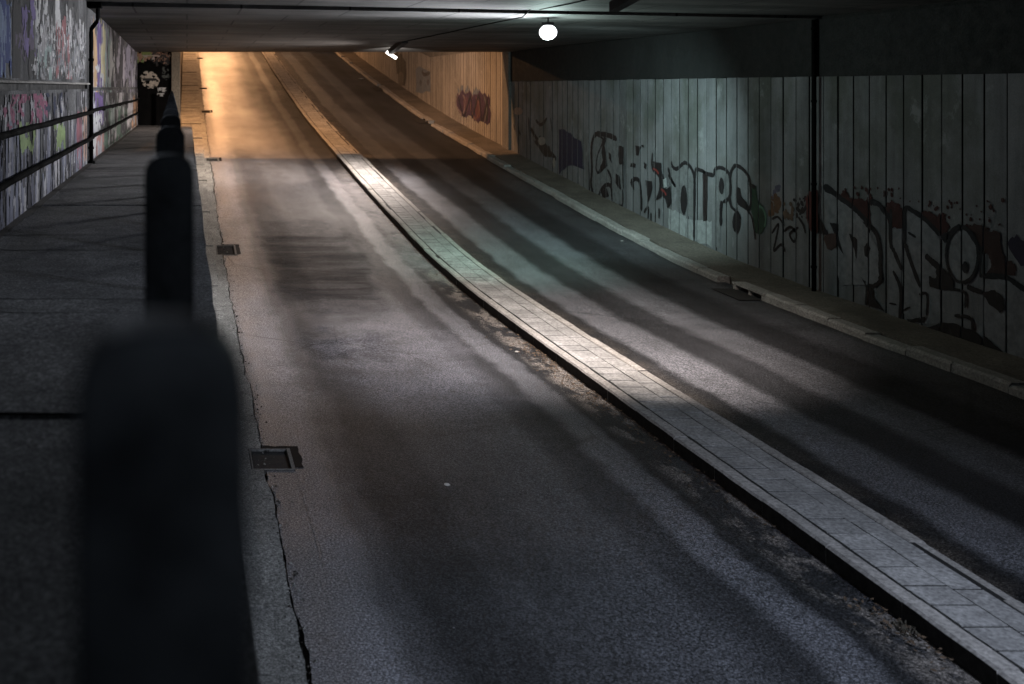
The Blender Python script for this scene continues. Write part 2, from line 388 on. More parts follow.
def lk_x0(y): return .12 if y < 37 else -.30 + max(0, 39.0-y)*.21
kb = MB()
y = -14.0
while y < 99:
    L = random.uniform(.85, 1.05); far = y > 36; g = .035 if far else .012; dz = random.uniform(-.035, .03) if far else random.uniform(-.012, .012)
    x1 = .645+random.uniform(-.012, .012)
    a, b = y+g, y+L
    za, zb = zr(a)+.10+dz, zr(b)+.10+dz
    kb.hexa([(lk_x0(a), a, za-.4), (x1, a, za-.4), (x1, b, zb-.4), (lk_x0(b), b, zb-.4), (lk_x0(a), a, za), (x1-.015, a, za), (x1-.015, b, zb), (lk_x0(b), b, zb)])
    y += L
tag(kb.build('kerb', [M_GUT]), kind='structure')

# ---- traffic island: kerb stones and two columns of paving slabs
isl = thing('traffic_island', 'long narrow raised strip of weathered pale paving slabs between the two carriageways', 'traffic island', (5.96, 0, 0))
isl['kind'] = 'structure'
def stones(x0, x1, h, name, seed, jl, y0=-14, y1=99, lmin=.8, lmax=1.0, mat=M_KERB, parent=None, gap=.014, wobf=None, broke=0.0, dark_face=False):
    rr = random.Random(seed); mb = MB(); y = y0
    while y < y1:
        L = rr.uniform(lmin, lmax); a, b = y+gap/2, y+L-gap/2; y += L
        j = rr.uniform(-jl, jl); t = rr.uniform(-jl, jl)*.5; dz = rr.uniform(-.010, .010)
        if rr.random() < broke: dz -= rr.uniform(.01, .05); j += rr.uniform(-.04, .04)
        nseg = 6
        for k in range(nseg):
            p, q = a+(b-a)*k/nseg, a+(b-a)*(k+1)/nseg
            def sec(yy):
                f = (yy-a)/(b-a); wx = (wobf(yy) if wobf else 0); sx = j + t*(f-.5)
                c = .018 + .012*abs(wob(yy, 1, 3.1, seed)); z = zr(yy)+h+dz+wob(yy, .006, 2.2, seed+2)
                return [(x0+sx+wx, yy, zr(yy)-.3), (x0+sx+wx, yy, z-c), (x0+sx+wx+c, yy, z), (x1+sx-c, yy, z), (x1+sx, yy, z-c), (x1+sx, yy, zr(yy)-.3)]
            A, B = sec(p), sec(q)
            for i in range(5): mb.quad(A[i], A[i+1], B[i+1], B[i], 1 if dark_face and i == 0 else 0)
            if k == 0: mb.poly(A)
            if k == nseg-1: mb.poly(B)
    return mb.build(name, [mat, M_KERB_FACE], parent)
isl_w = lambda y: wob(y, .018, .35, 31)
stones(5.50, 5.66, .155, 'kerb_stones', 3, .002, parent=isl, wobf=isl_w, gap=.006, dark_face=True)
stones(6.27, 6.42, .150, 'kerb_stones', 4, .004, y1=35, parent=isl, gap=.006)
stones(6.27, 6.42, .150, 'kerb_stones', 5, .022, y0=35, parent=isl, broke=.25)
pv = MB(); rr = random.Random(8)
for (x0, x1, ln) in ((5.675, 6.02, .305), (6.03, 6.258, .61)):
    y = -14.0
    while y < 99:
        L = ln*rr.uniform(.96, 1.04); a, b = y+.011, y+L-.011; y += L
        t = [rr.uniform(-.0035, .004) for _ in range(4)]; h = .150
        jx = rr.uniform(-.004, .004)
        P = [(x0+jx, a), (x1+jx, a), (x1+jx, b), (x0+jx, b)]
        pv.hexa([(p[0], p[1], zr(p[1])-.1) for p in P] + [(p[0], p[1], zr(p[1])+h+t[i]) for i, p in enumerate(P)])
pv.build('paving_slabs', [M_PAVE], isl)
fl = MB()
for a, b in zip(np.arange(-14, 99, 1.0), np.arange(-13, 100, 1.0)):
    fl.quad((5.6, a, zr(a)+.1445), (6.32, a, zr(a)+.1445), (6.32, b, zr(b)+.1445), (5.6, b, zr(b)+.1445))
fl.build('joint_dirt', [M_CEIL_D], isl, fixn=False)

# ---- pavement under the board wall
pav = thing('pavement', 'narrow dirty raised pavement with a crumbling kerb along the board wall', 'pavement', (11.5, 0, 0)); pav['kind'] = 'structure'
RD = [(19.6, .6), (46.2, .9), (56.6, .9)]
rk = random.Random(21); kbm = MB(); y = -14.0
while y < 99:
    L = rk.uniform(.8, 1.05); a, b = y+.01, y+L; y += L
    if any(b > yc-l/2 and a < yc+l/2 for yc, l in RD): continue
    j = rk.uniform(-.02, .02); dz = rk.uniform(-.02, .012); low = rk.random() < .10
    for k in range(5):
        p, q = a+(b-a)*k/5, a+(b-a)*(k+1)/5
        def sec(yy):
            c = .03+.03*abs(wob(yy, 1, 3.3, 7)); z = zr(yy)+.135+dz+wob(yy, .01, 2.6, 8)-(.05 if low else 0); x0 = 10.97+j+wob(yy, .025, 2.1, 6)
            return [(x0, yy, zr(yy)-.3), (x0+.01, yy, z-c), (x0+.01+c, yy, z), (11.235+j, yy, z-.004), (11.25+j, yy, zr(yy)-.3)]
        A, B = sec(p), sec(q)
        for i in range(4): kbm.quad(A[i], A[i+1], B[i+1], B[i])
        if k == 0: kbm.poly(A)
        if k == 4: kbm.poly(B)
kbm.build('kerb_stones', [M_KERB], pav)
fp = MB(); fy = list(np.arange(-14, 99.5, .5)); fx = [11.27, 11.5, 11.8, XW+.05]
for a, b in zip(fy[:-1], fy[1:]):
    for i in range(3):
        zf = lambda x, yy: zr(yy)+.115+.03*(x-11.27)+wob(yy+x*3, .012, 1.3, 14)
        fp.quad((fx[i], a, zf(fx[i], a)), (fx[i+1], a, zf(fx[i+1], a)), (fx[i+1], b, zf(fx[i+1], b)), (fx[i], b, zf(fx[i], b)))
    fp.quad((11.27, a, zr(a)-.2), (11.27, a, zr(a)+.115+wob(a+11.27*3, .012, 1.3, 14)), (11.27, b, zr(b)+.115+wob(b+11.27*3, .012, 1.3, 14)), (11.27, b, zr(b)-.2))
fp.build('footpath_surface', [M_FOOT], pav)

# ------------------------------------------------------------------ gullies
def gully(x0, x1, yc, L, label, bars, group):
    t = thing('drain', label, 'drain', (x0, yc, zr(yc)), group)
    y0, y1 = yc-L/2, yc+L/2; z = zr(yc); s = (zr(y1)-zr(y0))/L
    zz = lambda yy: z+(yy-yc)*s
    pit = MB()
    for (A, B) in (((x0, y0), (x1, y0)), ((x1, y0), (x1, y1)), ((x1, y1), (x0, y1)), ((x0, y1), (x0, y0))):
        pit.quad((A[0], A[1], zz(A[1])-.5), (B[0], B[1], zz(B[1])-.5), (B[0], B[1], zz(B[1])+.004), (A[0], A[1], zz(A[1])+.004))
    pit.quad((x0, y0, zz(y0)-.5), (x1, y0, zz(y0)-.5), (x1, y1, zz(y1)-.5), (x0, y1, zz(y1)-.5))
    pit.build('pit', [M_DIRT], t)
    fr = MB(); w = .024
    def bar(xa, xb, ya, yb, h0, h1):
        fr.hexa([(xa, ya, zz(ya)+h0), (xb, ya, zz(ya)+h0), (xb, yb, zz(yb)+h0), (xa, yb, zz(yb)+h0), (xa, ya, zz(ya)+h1), (xb, ya, zz(ya)+h1), (xb, yb, zz(yb)+h1), (xa, yb, zz(yb)+h1)])
    bar(x0, x0+w*.7, y0, y1, -.10, .014); bar(x1-w*1.6, x1, y0, y1, -.10, .016)
    bar(x0+w*.7, x1-w*1.6, y0, y0+w, -.10, .012); bar(x0+w*.7, x1-w*1.6, y1-w, y1, -.10, .011)
    fr.build('frame', [M_RUSTLIP], t)
    if bars:
        g = MB(); n = bars; fr, keep = g, fr
        for k in range(n):
            yy = y0+w+(y1-y0-2*w)*(k+.5)/n
            g.hexa([(x0+.03, yy-.012, zz(yy)-.12), (x1-.05, yy-.012, zz(yy)-.12), (x1-.05, yy+.012, zz(yy)-.12), (x0+.03, yy+.012, zz(yy)-.12),
                    (x0+.03, yy-.012, zz(yy)-.012), (x1-.05, yy-.012, zz(yy)-.012), (x1-.05, yy+.012, zz(yy)-.012), (x0+.03, yy+.012, zz(yy)-.012)])
        g.build('grate', [M_IRON], t)
    return t
GL = ['black rectangular drain opening in the gutter, nearest the camera', 'drain with a pale broken frame in the gutter, second from the camera',
      'drain in the gutter at the edge of the orange light, third from the camera', 'drain with orange lit rim in the gutter, fourth from the camera',
      'thin dark drain across the far gutter, second from the top of the slope', 'small dark drain in the gutter highest up the slope']
for (yc, L), lb in zip(DRAINS, GL): gully(DX0, DX1, yc, L, lb, 16, 'drains along the gutter')
RL = ['dark drain mouth in the kerb beside the black downpipe of the board wall', 'dark kerb inlet under the purple graffiti outside the underpass', 'dark kerb inlet farthest up the slope under the black graffiti']
def kerb_inlet(yc, L, label):
    t = thing('kerb_inlet', label, 'drain', (11.1, yc, zr(yc)), 'inlets in the pavement kerb')
    s = (zr(yc+.5)-zr(yc-.5)); zz = lambda yy: zr(yc)+(yy-yc)*s; y0, y1 = yc-L/2-.25, yc+L/2+.25
    m = MB()
    def bx(xa, xb, ya, yb, h0, h1): m.hexa([(xa, ya, zz(ya)+h0), (xb, ya, zz(ya)+h0), (xb, yb, zz(yb)+h0), (xa, yb, zz(yb)+h0), (xa, ya, zz(ya)+h1), (xb, ya, zz(ya)+h1), (xb, yb, zz(yb)+h1), (xa, yb, zz(yb)+h1)])
    bx(10.985, 11.25, y0, y1, .10, .138)
    bx(11.0, 11.24, y0, y0+.10, -.1, .095); bx(11.0, 11.24, y1-.10, y1, -.1, .095); bx(11.02, 11.1, yc-.03, yc+.03, -.1, .095)
    m.build('lintel', [M_KERB], t)
    m = MB(); bx(11.12, 11.25, y0+.1, y1-.1, -.1, .09); m.build('throat', [M_DIRT], t)
    m = MB(); bx(10.55, 10.97, y0+.05, y1-.05, .004, .012); m.build('grate', [M_IRON], t)
    for k in range(7):
        pass
for (yc, L), lb in zip(RD, RL): kerb_inlet(yc, L, lb)

tp = MB()
for (yc, L) in DRAINS[:4]:
    ring = []; x0, x1, y0, y1 = DX0+.16, DX1, yc-L/2, yc+L/2
    outer_ = [(x0, y1+.02)] + [(x0+(x1+.10-x0)*t, y1+.10+wob(t*9+yc, .03, 1, 61)) for t in np.linspace(0, 1, 7)] + [(x1+.10+wob(t*7+yc, .025, 1, 62), y1-(y1-y0)*t) for t in np.linspace(0, .9, 6)]
    inner_ = [(x0, y1+.004)] + [(x0+(x1+.004-x0)*t, y1+.004) for t in np.linspace(0, 1, 7)] + [(x1+.004, y1-(y1-y0)*t) for t in np.linspace(0, .9, 6)]
    for a, b, c, d in zip(outer_[:-1], outer_[1:], inner_[1:], inner_[:-1]):
        tp.quad(*[(p[0], p[1], zr(p[1])+.006) for p in (a, b, c, d)])
tag(tp.build('tar_patch', [plain('tar', (.009, .009, .010), .8, var=.5, nscale=20, spec=.08)], fixn=False), kind='structure')
# ------------------------------------------------------------------ walkway
wk = MB(); jy = [-6.0, -3.4, -.9, 1.9, 4.5, 6.95, 9.5, 12.5, 15.2, 18.0, 19.3, 22, 24.6, 27.3, 30, 32.6, 35.3, 38.74]
nx = 9
for a, b in zip(jy[:-1], jy[1:]):
    a2, b2 = a+.022, b-.022; ns = 6; dz = random.uniform(-.008, .008); sk = random.uniform(-.03, .03)
    for k in range(ns):
        p, q = a2+(b2-a2)*k/ns, a2+(b2-a2)*(k+1)/ns
        for i in range(nx):
            def pt(x, yy):
                e = wob(yy, .02, 2.5, 17) if x > .15 else 0
                return (x+e, yy+sk*x*(1 if k in (0, ns-1) else 0), WALK+dz+wob(yy*1.1+x*5, .006, 1.3, 16)-(.012 if x > .17 else 0))
            x0, x1 = XL+(0.18-XL)*i/nx, XL+(0.18-XL)*(i+1)/nx
            wk.quad(pt(x0, p), pt(x1, p), pt(x1, q), pt(x0, q))
    for yy in (a2, b2): wk.quad((XL, yy, WALK-.2), (.18, yy, WALK-.2), (.18, yy+sk*.18, WALK+dz-.01), (XL, yy-sk*1.9*-1, WALK+dz-.002))
tag(wk.build('walkway', [M_WALK], fixn=False, sm=False), kind='structure')
rt = thing('retaining_wall', 'grey concrete wall that carries the raised walkway beside the road', 'wall', (.15, 0, 0))
m = MB()
for a, b in zip(np.arange(-6, 38.3, .5), np.arange(-5.5, 38.8, .5)):
    m.quad((.165, a, zr(a)-.3), (.165, b, zr(b)-.3), (.165, b, WALK-.012), (.165, a, WALK-.012))
m.box(-2.3, .16, -6, 38.7, -.4, WALK-.05)
m.build('wall', [M_RET], rt)

# ------------------------------------------------------------------ left wall
lw = thing('painted_wall', 'grey concrete wall covered in colourful graffiti beside the raised walkway', 'wall', (XL-.2, 0, WALK))
ZT = 5.95
up = MB(); lo = MB(); led = MB()
for a, b in zip([-6, -3.3, -.6, 2.1, 4.8, 7.5, 10.2, 13.05, 15.8, 18.3, 19.35, 22, 24.7, 27.4, 30.1, 32.8, 35.5], [-3.3, -.6, 2.1, 4.8, 7.5, 10.2, 13.05, 15.8, 18.3, 19.25, 22, 24.7, 27.4, 30.1, 32.8, 35.5, 38.7]):
    lo.box(XL-.4, XL+random.uniform(-.004, .004), a+.028, b-.028, WALK-.1, 4.06)
m = MB(); m.box(XL-.4, XL-.06, -6, 38.7, WALK-.1, 4.16); m.build('joint_backing', [M_CEIL_D], lw)
for a, b in zip([-6, -3, 0, 3, 6, 10.9, 13.4, 19.36, 26.0, 32.5], [-3, 0, 3, 6, 10.9, 13.4, 19.24, 26.0, 32.5, 38.7]):
    up.box(XL-.4, XL-.02+random.uniform(-.004, .004), a+.006, b-.006, 4.07 if a > 19 else 4.181, ZT)
lo.build('lower_panels', [M_LWALL], lw); up.build('upper_panels', [M_LWALL], lw)
for a, b in zip(np.arange(-6, 19.2, .35), np.arange(-5.65, 19.5, .35)):
    b = min(b, 19.22)
    def sec(yy):
        e = wob(yy, .012, 1.8, 41)
        return [(XL-.1, yy, 4.142), (XL+.045+e, yy, 4.146+e*.3), (XL+.05+e, yy, 4.165+e*.5), (XL+.03+e, yy, 4.178+e*.5), (XL-.1, yy, 4.18)]
    A, B = sec(a), sec(b)
    for i in range(4): led.quad(A[i], A[i+1], B[i+1], B[i])
led.build('ledge', [M_KERB], lw)

# -- spray paint as thin skins a few millimetres proud of the wall
def px_of(Y, Z): return 187-1910.0/Y, 87-(Z-4.1)*1000.0/Y
TY, TZ = .035, .026
gy = np.arange(9.2, 38.6, TY); gz = np.arange(WALK+.02, 5.75, TZ)
YY, ZZ = np.meshgrid(gy, gz, indexing='ij')
PX, PY = px_of(YY, ZZ)
PYC = PY
def soft(v, a, b, s): return np.clip((v-a)/s, 0, 1)*np.clip((b-v)/s, 0, 1)
def sm_thr(n, t, w=.06): return np.clip((n-t)/w, 0, 1)
def skin(name, x0, x1, y0, y1, layers, label, base=None, off=.004):
    """layers: (colour, x0,x1,y0,y1, coverage, su, sv, seed) painted over one another; kept where anything was painted"""
    sel = (PX >= x0) & (PX <= x1) & (PY >= y0) & (PY <= y1)
    A = np.zeros(PX.shape); C = np.zeros(PX.shape+(3,))
    for (col, a, b, c, d, cov, su, sv, sd) in layers:
        ed = (fnoise(YY*1.2, ZZ*1.5, sd+90, 3)-.5)
        wx = PX + ed*(b-a)*.45; wy = PY + ed*(d-c)*.3 + (fnoise(YY*5, ZZ*.2, sd+50, 2)-.5)*(d-c)*.55
        mask = (wx >= a) & (wx <= b) & (wy >= c) & (wy <= d) & sel
        su *= 1.35; sv *= 3.0; n = fnoise(YY*su, ZZ*sv, sd, 4)
        rank = np.zeros(n.shape)
        if mask.sum() < 3: continue
        q = np.quantile(n[mask], 1-cov)
        on = mask & (n >= q)
        tone = .7+.6*fnoise(YY*su*2.3, ZZ*sv*2.3, sd+33, 3)
        lum = .3*col[0]+.5*col[1]+.2*col[2]
        for k in range(3): C[..., k] = np.where(on, (.62*col[k]+.38*lum)*.88*tone, C[..., k])
        A = np.where(on, 1, A)
    on = A > .5; on = on[:-1, :-1]
    I, J = np.nonzero(on)
    zs0 = gz[J]
    # leave the ledge line free
    ok = (zs0 < 4.0) | (zs0 > np.where(gy[I] > 19.3, 4.09, 4.19)); I, J = I[ok], J[ok]
    y = gy[I]; z = gz[J]
    x = np.where(z > 4.06, XL-.02+.006+off, XL+.006+off)
    n = len(y); V = np.empty((n*4, 3))
    for q, (dy, dz) in enumerate(((0, 0), (TY, 0), (TY, TZ), (0, TZ))):
        V[q::4, 0] = x; V[q::4, 1] = y+dy; V[q::4, 2] = z+dz
    faces = np.arange(n*4).reshape(-1, 4)
    me = bpy.data.meshes.new(name); me.from_pydata(V.tolist(), [], faces.tolist())
    at = me.attributes.new('paint', 'FLOAT_COLOR', 'POINT')
    cc = np.ones((n*4, 4)); cc[:, :3] = np.repeat(C[I, J], 4, axis=0); at.data.foreach_set('color', cc.ravel())
    me.materials.append(M_PAINT); me.update()
    o = bpy.data.objects.new(name, me); COL.objects.link(o); o.parent = lw; o.location = -lw.location
    o['label'] = label
    return o
W = (.46, .455, .46)
skin('graffiti', -6, 13, -20, 79, [((.018, .055, .27), -6, 12, -20, 78, .9, .9, .7, 1), ((.16, .25, .45), -6, 12, 0, 78, .35, 6, .7, 2)], 'blue spray painted block')
skin('graffiti', 13, 86.5, -5, 80, [((.035, .034, .036), 12, 38, -5, 80, .72, 1.2, .5, 3), ((.13, .08, .28), 21, 36, 2, 50, .6, 2.2, 1.1, 4), ((.10, .07, .13), 14, 40, 30, 60, .3, 2.4, 1.3, 44),
     ((.09, .09, .09), 40, 86, 0, 80, .6, 1.2, .6, 5), (W, 34, 41, -6, 26, .62, 3, .5, 6), ((.4, .39, .42), 36, 50, 12, 52, .35, 3, 1.2, 61), (W, 44, 48, -6, 16, .7, 1.4, .3, 7), (W, 56, 62, -6, 30, .75, 1.4, .3, 8), (W, 67, 72, 8, 42, .7, 1.6, .4, 9), (W, 80, 84, 22, 48, .7, 1.6, .4, 10),
     ((.28, .27, .28), 36, 86, 22, 80, .42, 3.4, 2.0, 11), ((.17, .18, .2), 36, 86, 30, 82, .3, 4.4, 2.5, 14), ((.30, .09, .10), 57, 72, 26, 80, .45, 3.2, 1.2, 12), ((.20, .30, .28), 38, 52, 45, 80, .3, 3, 1.5, 15), (W, 38, 86, 30, 80, .10, 6, 3.0, 13)], 'white, purple and red dripping paint on the upper wall')
skin('graffiti', -6, 86.5, 82, 240, [((.09, .09, .10), -6, 86, 84, 116, .22, 3, .4, 24), ((.34, .33, .36), -6, 86, 100, 240, .35, 4.5, .5, 20), ((.17, .18, .26), -6, 86, 125, 240, .42, 4.5, .4, 21), ((.07, .07, .09), -6, 86, 90, 240, .2, 4, .5, 22),
     ((.30, .045, .13), 0, 43, 92, 124, .42, 3.2, 3.2, 16), ((.22, .34, .07), 20, 33, 128, 154, .65, 2, 1.2, 17), ((.22, .34, .07), 52, 64, 124, 152, .6, 2, 1.2, 18), ((.30, .08, .11), 76, 81, 118, 172, .7, 3, .4, 19), ((.40, .22, .15), 82, 86, 112, 160, .7, 3, .4, 23), ((.02, .03, .08), 44, 62, 92, 112, .3, 3, 3, 29)], 'magenta scrawl and yellow green splashes on the lower wall')
skin('graffiti', 90, 141, -5, 93, [((.26, .24, .3), 90, 141, 20, 93, .5, 1, .5, 30), ((.05, .05, .06), 112, 133, 30, 93, .6, 1, .7, 31), ((.42, .40, .5), 91, 94.5, 30, 92, .85, 1, .3, 32), ((.52, .28, .09), 94, 98, 26, 86, .85, .8, .3, 33), ((.12, .06, .25), 97.5, 102.5, 30, 92, .85, .8, .3, 34),
     ((.5, .42, .18), 101.5, 106, 26, 88, .75, .8, .5, 35), (W, 92, 104, 66, 88, .25, 1.6, 2, 36), ((.25, .38, .36), 106, 111, 32, 90, .7, .8, .4, 37), (W, 110, 115, 46, 86, .7, .8, .5, 38), ((.20, .19, .27), 126, 141, 40, 93, .6, .8, .8, 39), ((.42, .42, .5), 130, 140, 50, 90, .25, .8, .8, 40)], 'purple, orange and white upright stripes beyond the drainpipe')
skin('graffiti', 90, 141, 93, 180, [((.34, .33, .36), 90, 141, 93, 180, .5, 1, .5, 50), ((.42, .40, .5), 91, 94.5, 93, 165, .85, 1, .3, 32), ((.14, .07, .28), 95, 102.5, 93, 122, .8, .8, .3, 51), (W, 91, 104, 112, 152, .5, 1.4, 1.2, 52), ((.40, .16, .13), 95, 104, 135, 162, .6, 1, .5, 53), ((.10, .20, .14), 105, 127, 104, 152, .5, .9, .7, 54), ((.06, .06, .07), 106, 131, 96, 150, .3, .9, .7, 55),
     ((.30, .40, .38), 108, 114, 108, 150, .5, .8, .4, 56), ((.42, .22, .10), 131, 141, 96, 130, .5, .7, .5, 57)], 'green, white and orange streaks on the lower wall by the far end')

# wall handrails
def wall_rail(z0, label):
    t = thing('wall_rail', label, 'handrail', (XL+.09, 8.2, z0), 'dark rails fixed along the painted wall')
    pts = [(XL+.085+wob(y, .006, .4, 3), y, z0+wob(y, .022, .45, int(z0*10))+(.02 if y > 19.3 else 0)) for y in np.arange(-5.5, 38.7, .5)]
    m = MB(); m.tube(pts, .037, 10); m.build('pipe', [M_PIPE], t, sm=True)
    for y in np.arange(-4.6, 38.5, 2.7):
        m = MB(); m.tube([(XL-.01, y, z0-.02), (XL+.04, y, z0-.035), (XL+.085, y, z0-.02)], .014, 6); m.build('bracket', [M_PIPE], t)
wall_rail(3.615, 'upper of the two black rails fixed along the painted wall')
wall_rail(3.115, 'lower of the two black rails fixed along the painted wall')
# base gutter of the wall, dark strip
m = MB()
for a in np.arange(-6, 38.6, .5): m.quad((XL, a, WALK+.012), (XL+.10+wob(a, .03, 1, 9), a, WALK+.010), (XL+.10+wob(a+.5, .03, 1, 9), a+.5, WALK+.010), (XL, a+.5, WALK+.012))
tag(m.build('dirt_line', [M_DIRT], fixn=False), kind='structure')

# drainpipes
dp = thing('drainpipe', 'black drainpipe with a kink and hopper at the top, on the painted wall', 'drainpipe', (XL+.06, YJ, WALK))
m = MB(); m.tube([(XL+.06, YJ, WALK), (XL+.06, YJ, 5.16), (XL+.062, YJ, 5.22), (XL+.17, YJ, 5.36), (XL+.19, YJ, 5.44), (XL+.19, YJ, 5.95)], .042, 12); m.build('pipe', [M_PIPE], dp, sm=True)
m = MB(); m.bbox(XL-.0, XL+.27, YJ-.13, YJ+.13, 5.62, 5.74, .015); m.build('hopper', [M_PIPE], dp)
for z in (2.9, 3.62, 4.6): m = MB(); m.tube([(XL+.06, YJ, z), (XL+.06, YJ, z+.05)], .055, 12); m.build('collar', [M_PIPE], dp)
m = MB(); m.tube([(XL+.06, YJ-.01, WALK+.005), (XL+.06, YJ, WALK+.05)], .075, 10); m.build('foot', [M_PIPE], dp)
dp2 = thing('drainpipe', 'straight black downpipe on the board wall, from dark band to pavement', 'drainpipe', (XW-.09, YJ, .15))
m = MB(); m.tube([(XW-.10, YJ, .15), (XW-.10, YJ, 5.40)], .042, 12); m.build('pipe', [M_PIPE], dp2, sm=True)
for z in (.6, 2.2, 3.8, 5.2): m = MB(); m.tube([(XW-.10, YJ, z), (XW-.10, YJ, z+.05)], .052, 12); m.build('collar', [M_PIPE], dp2)

# ------------------------------------------------------------------ guard rail of posts, close to the camera
gr = thing('guard_rail', 'black metal railing of flat posts along the walkway edge, blurred close to the camera', 'railing', (0, .64, WALK))
def rail_x(y): return -.006-.0150*y
post_mats = [M_BLACK]
y = .66
pm = None
while y < 38.2:
    x = rail_x(y)
    if pm is None:
        hw, hd, rr_, H_ = .056, .035, .044, 1.33
        prof = [(-hw, 0), (hw, 0)] + [(hw-rr_+rr_*math.cos(t), H_-rr_+rr_*math.sin(t)) for t in np.linspace(0, math.pi/2, 9)] + [(-hw+rr_-rr_*math.sin(t), H_-rr_+rr_*math.cos(t)) for t in np.linspace(0, math.pi/2, 9)]
        b = bmesh.new(); fa = b.faces.new([b.verts.new((p[0], -hd, p[1])) for p in prof])
        ex_ = bmesh.ops.extrude_face_region(b, geom=[fa])
        for v in ex_['geom']:
            if isinstance(v, bmesh.types.BMVert): v.co.y += 2*hd
        bmesh.ops.recalc_face_normals(b, faces=list(b.faces))
        bmesh.ops.bevel(b, geom=[e for e in b.edges if abs(e.verts[0].co.y-e.verts[1].co.y) < 1e-6], offset=.010, segments=3, affect='EDGES', profile=.5)
        pm = bpy.data.meshes.new('post'); b.to_mesh(pm); b.free(); pm.materials.append(M_BLACK); smooth(pm)
    o = bpy.data.objects.new('post', pm); COL.objects.link(o); o.parent = gr
    o.location = Vector((x, y, WALK-.004)) - gr.location
    y += 1.63
for h in (.46, .90):
    m = MB(); ysr2 = list(np.arange(-.98, 37.6, 1.63))
    m.tube([(rail_x(q), q, WALK+h) for q in ysr2], .021, 8)
    m.build('rail', [M_BLACK], gr, sm=True)

# ------------------------------------------------------------------ right wall
rw = thing('board_wall', 'tall wall of upright grey concrete boards with graffiti under a dark band, inside the underpass', 'wall', (XW, 0, 0))
bd = MB(); rb = random.Random(4); y = YJ-.12-.43*56
while y < YP-.9:
    a, b = y+.013, min(y+.43, YP-.75)-.013
    dx = rb.uniform(-.006, .006); t = rb.uniform(-.004, .004)
    zb0 = zr(a)-.1; zt = 4.305+rb.uniform(-.006, .004)
    c = .012
    pts = [(XW+dx+.035, a), (XW+dx+.003, a+.001), (XW+dx, a+c), (XW+dx+t, b-c), (XW+dx+t+.004, b-.002), (XW+dx+.035, b)]
    A = [(p[0], p[1], zb0) for p in pts]; B = [(p[0], p[1], zt) for p in pts]
    for i in range(5): bd.quad(A[i], A[i+1], B[i+1], B[i], 1 if i in (0, 4) else 0)
    bd.poly(B)
    y += .43
bd.build('boards', [M_BOARD, M_CEIL_D], rw)
m = MB(); m.box(XW+.034, XW+.5, -6, YP, -.5, 5.7); m.build('groove_backing', [M_CEIL_D], rw)
m = MB(); m.box(XW-.03, XW+.4, -6, YJ-.06, 4.30, 5.40); m.box(XW-.035, XW+.4, YJ+.06, YP-.8, 4.31, 5.42); m.build('dark_band', [M_BAND], rw)
m = MB(); m.box(XW-.10, XW+.4, YP-.75, YP, .9, 5.44); m.build('end_pier', [M_RET], rw)

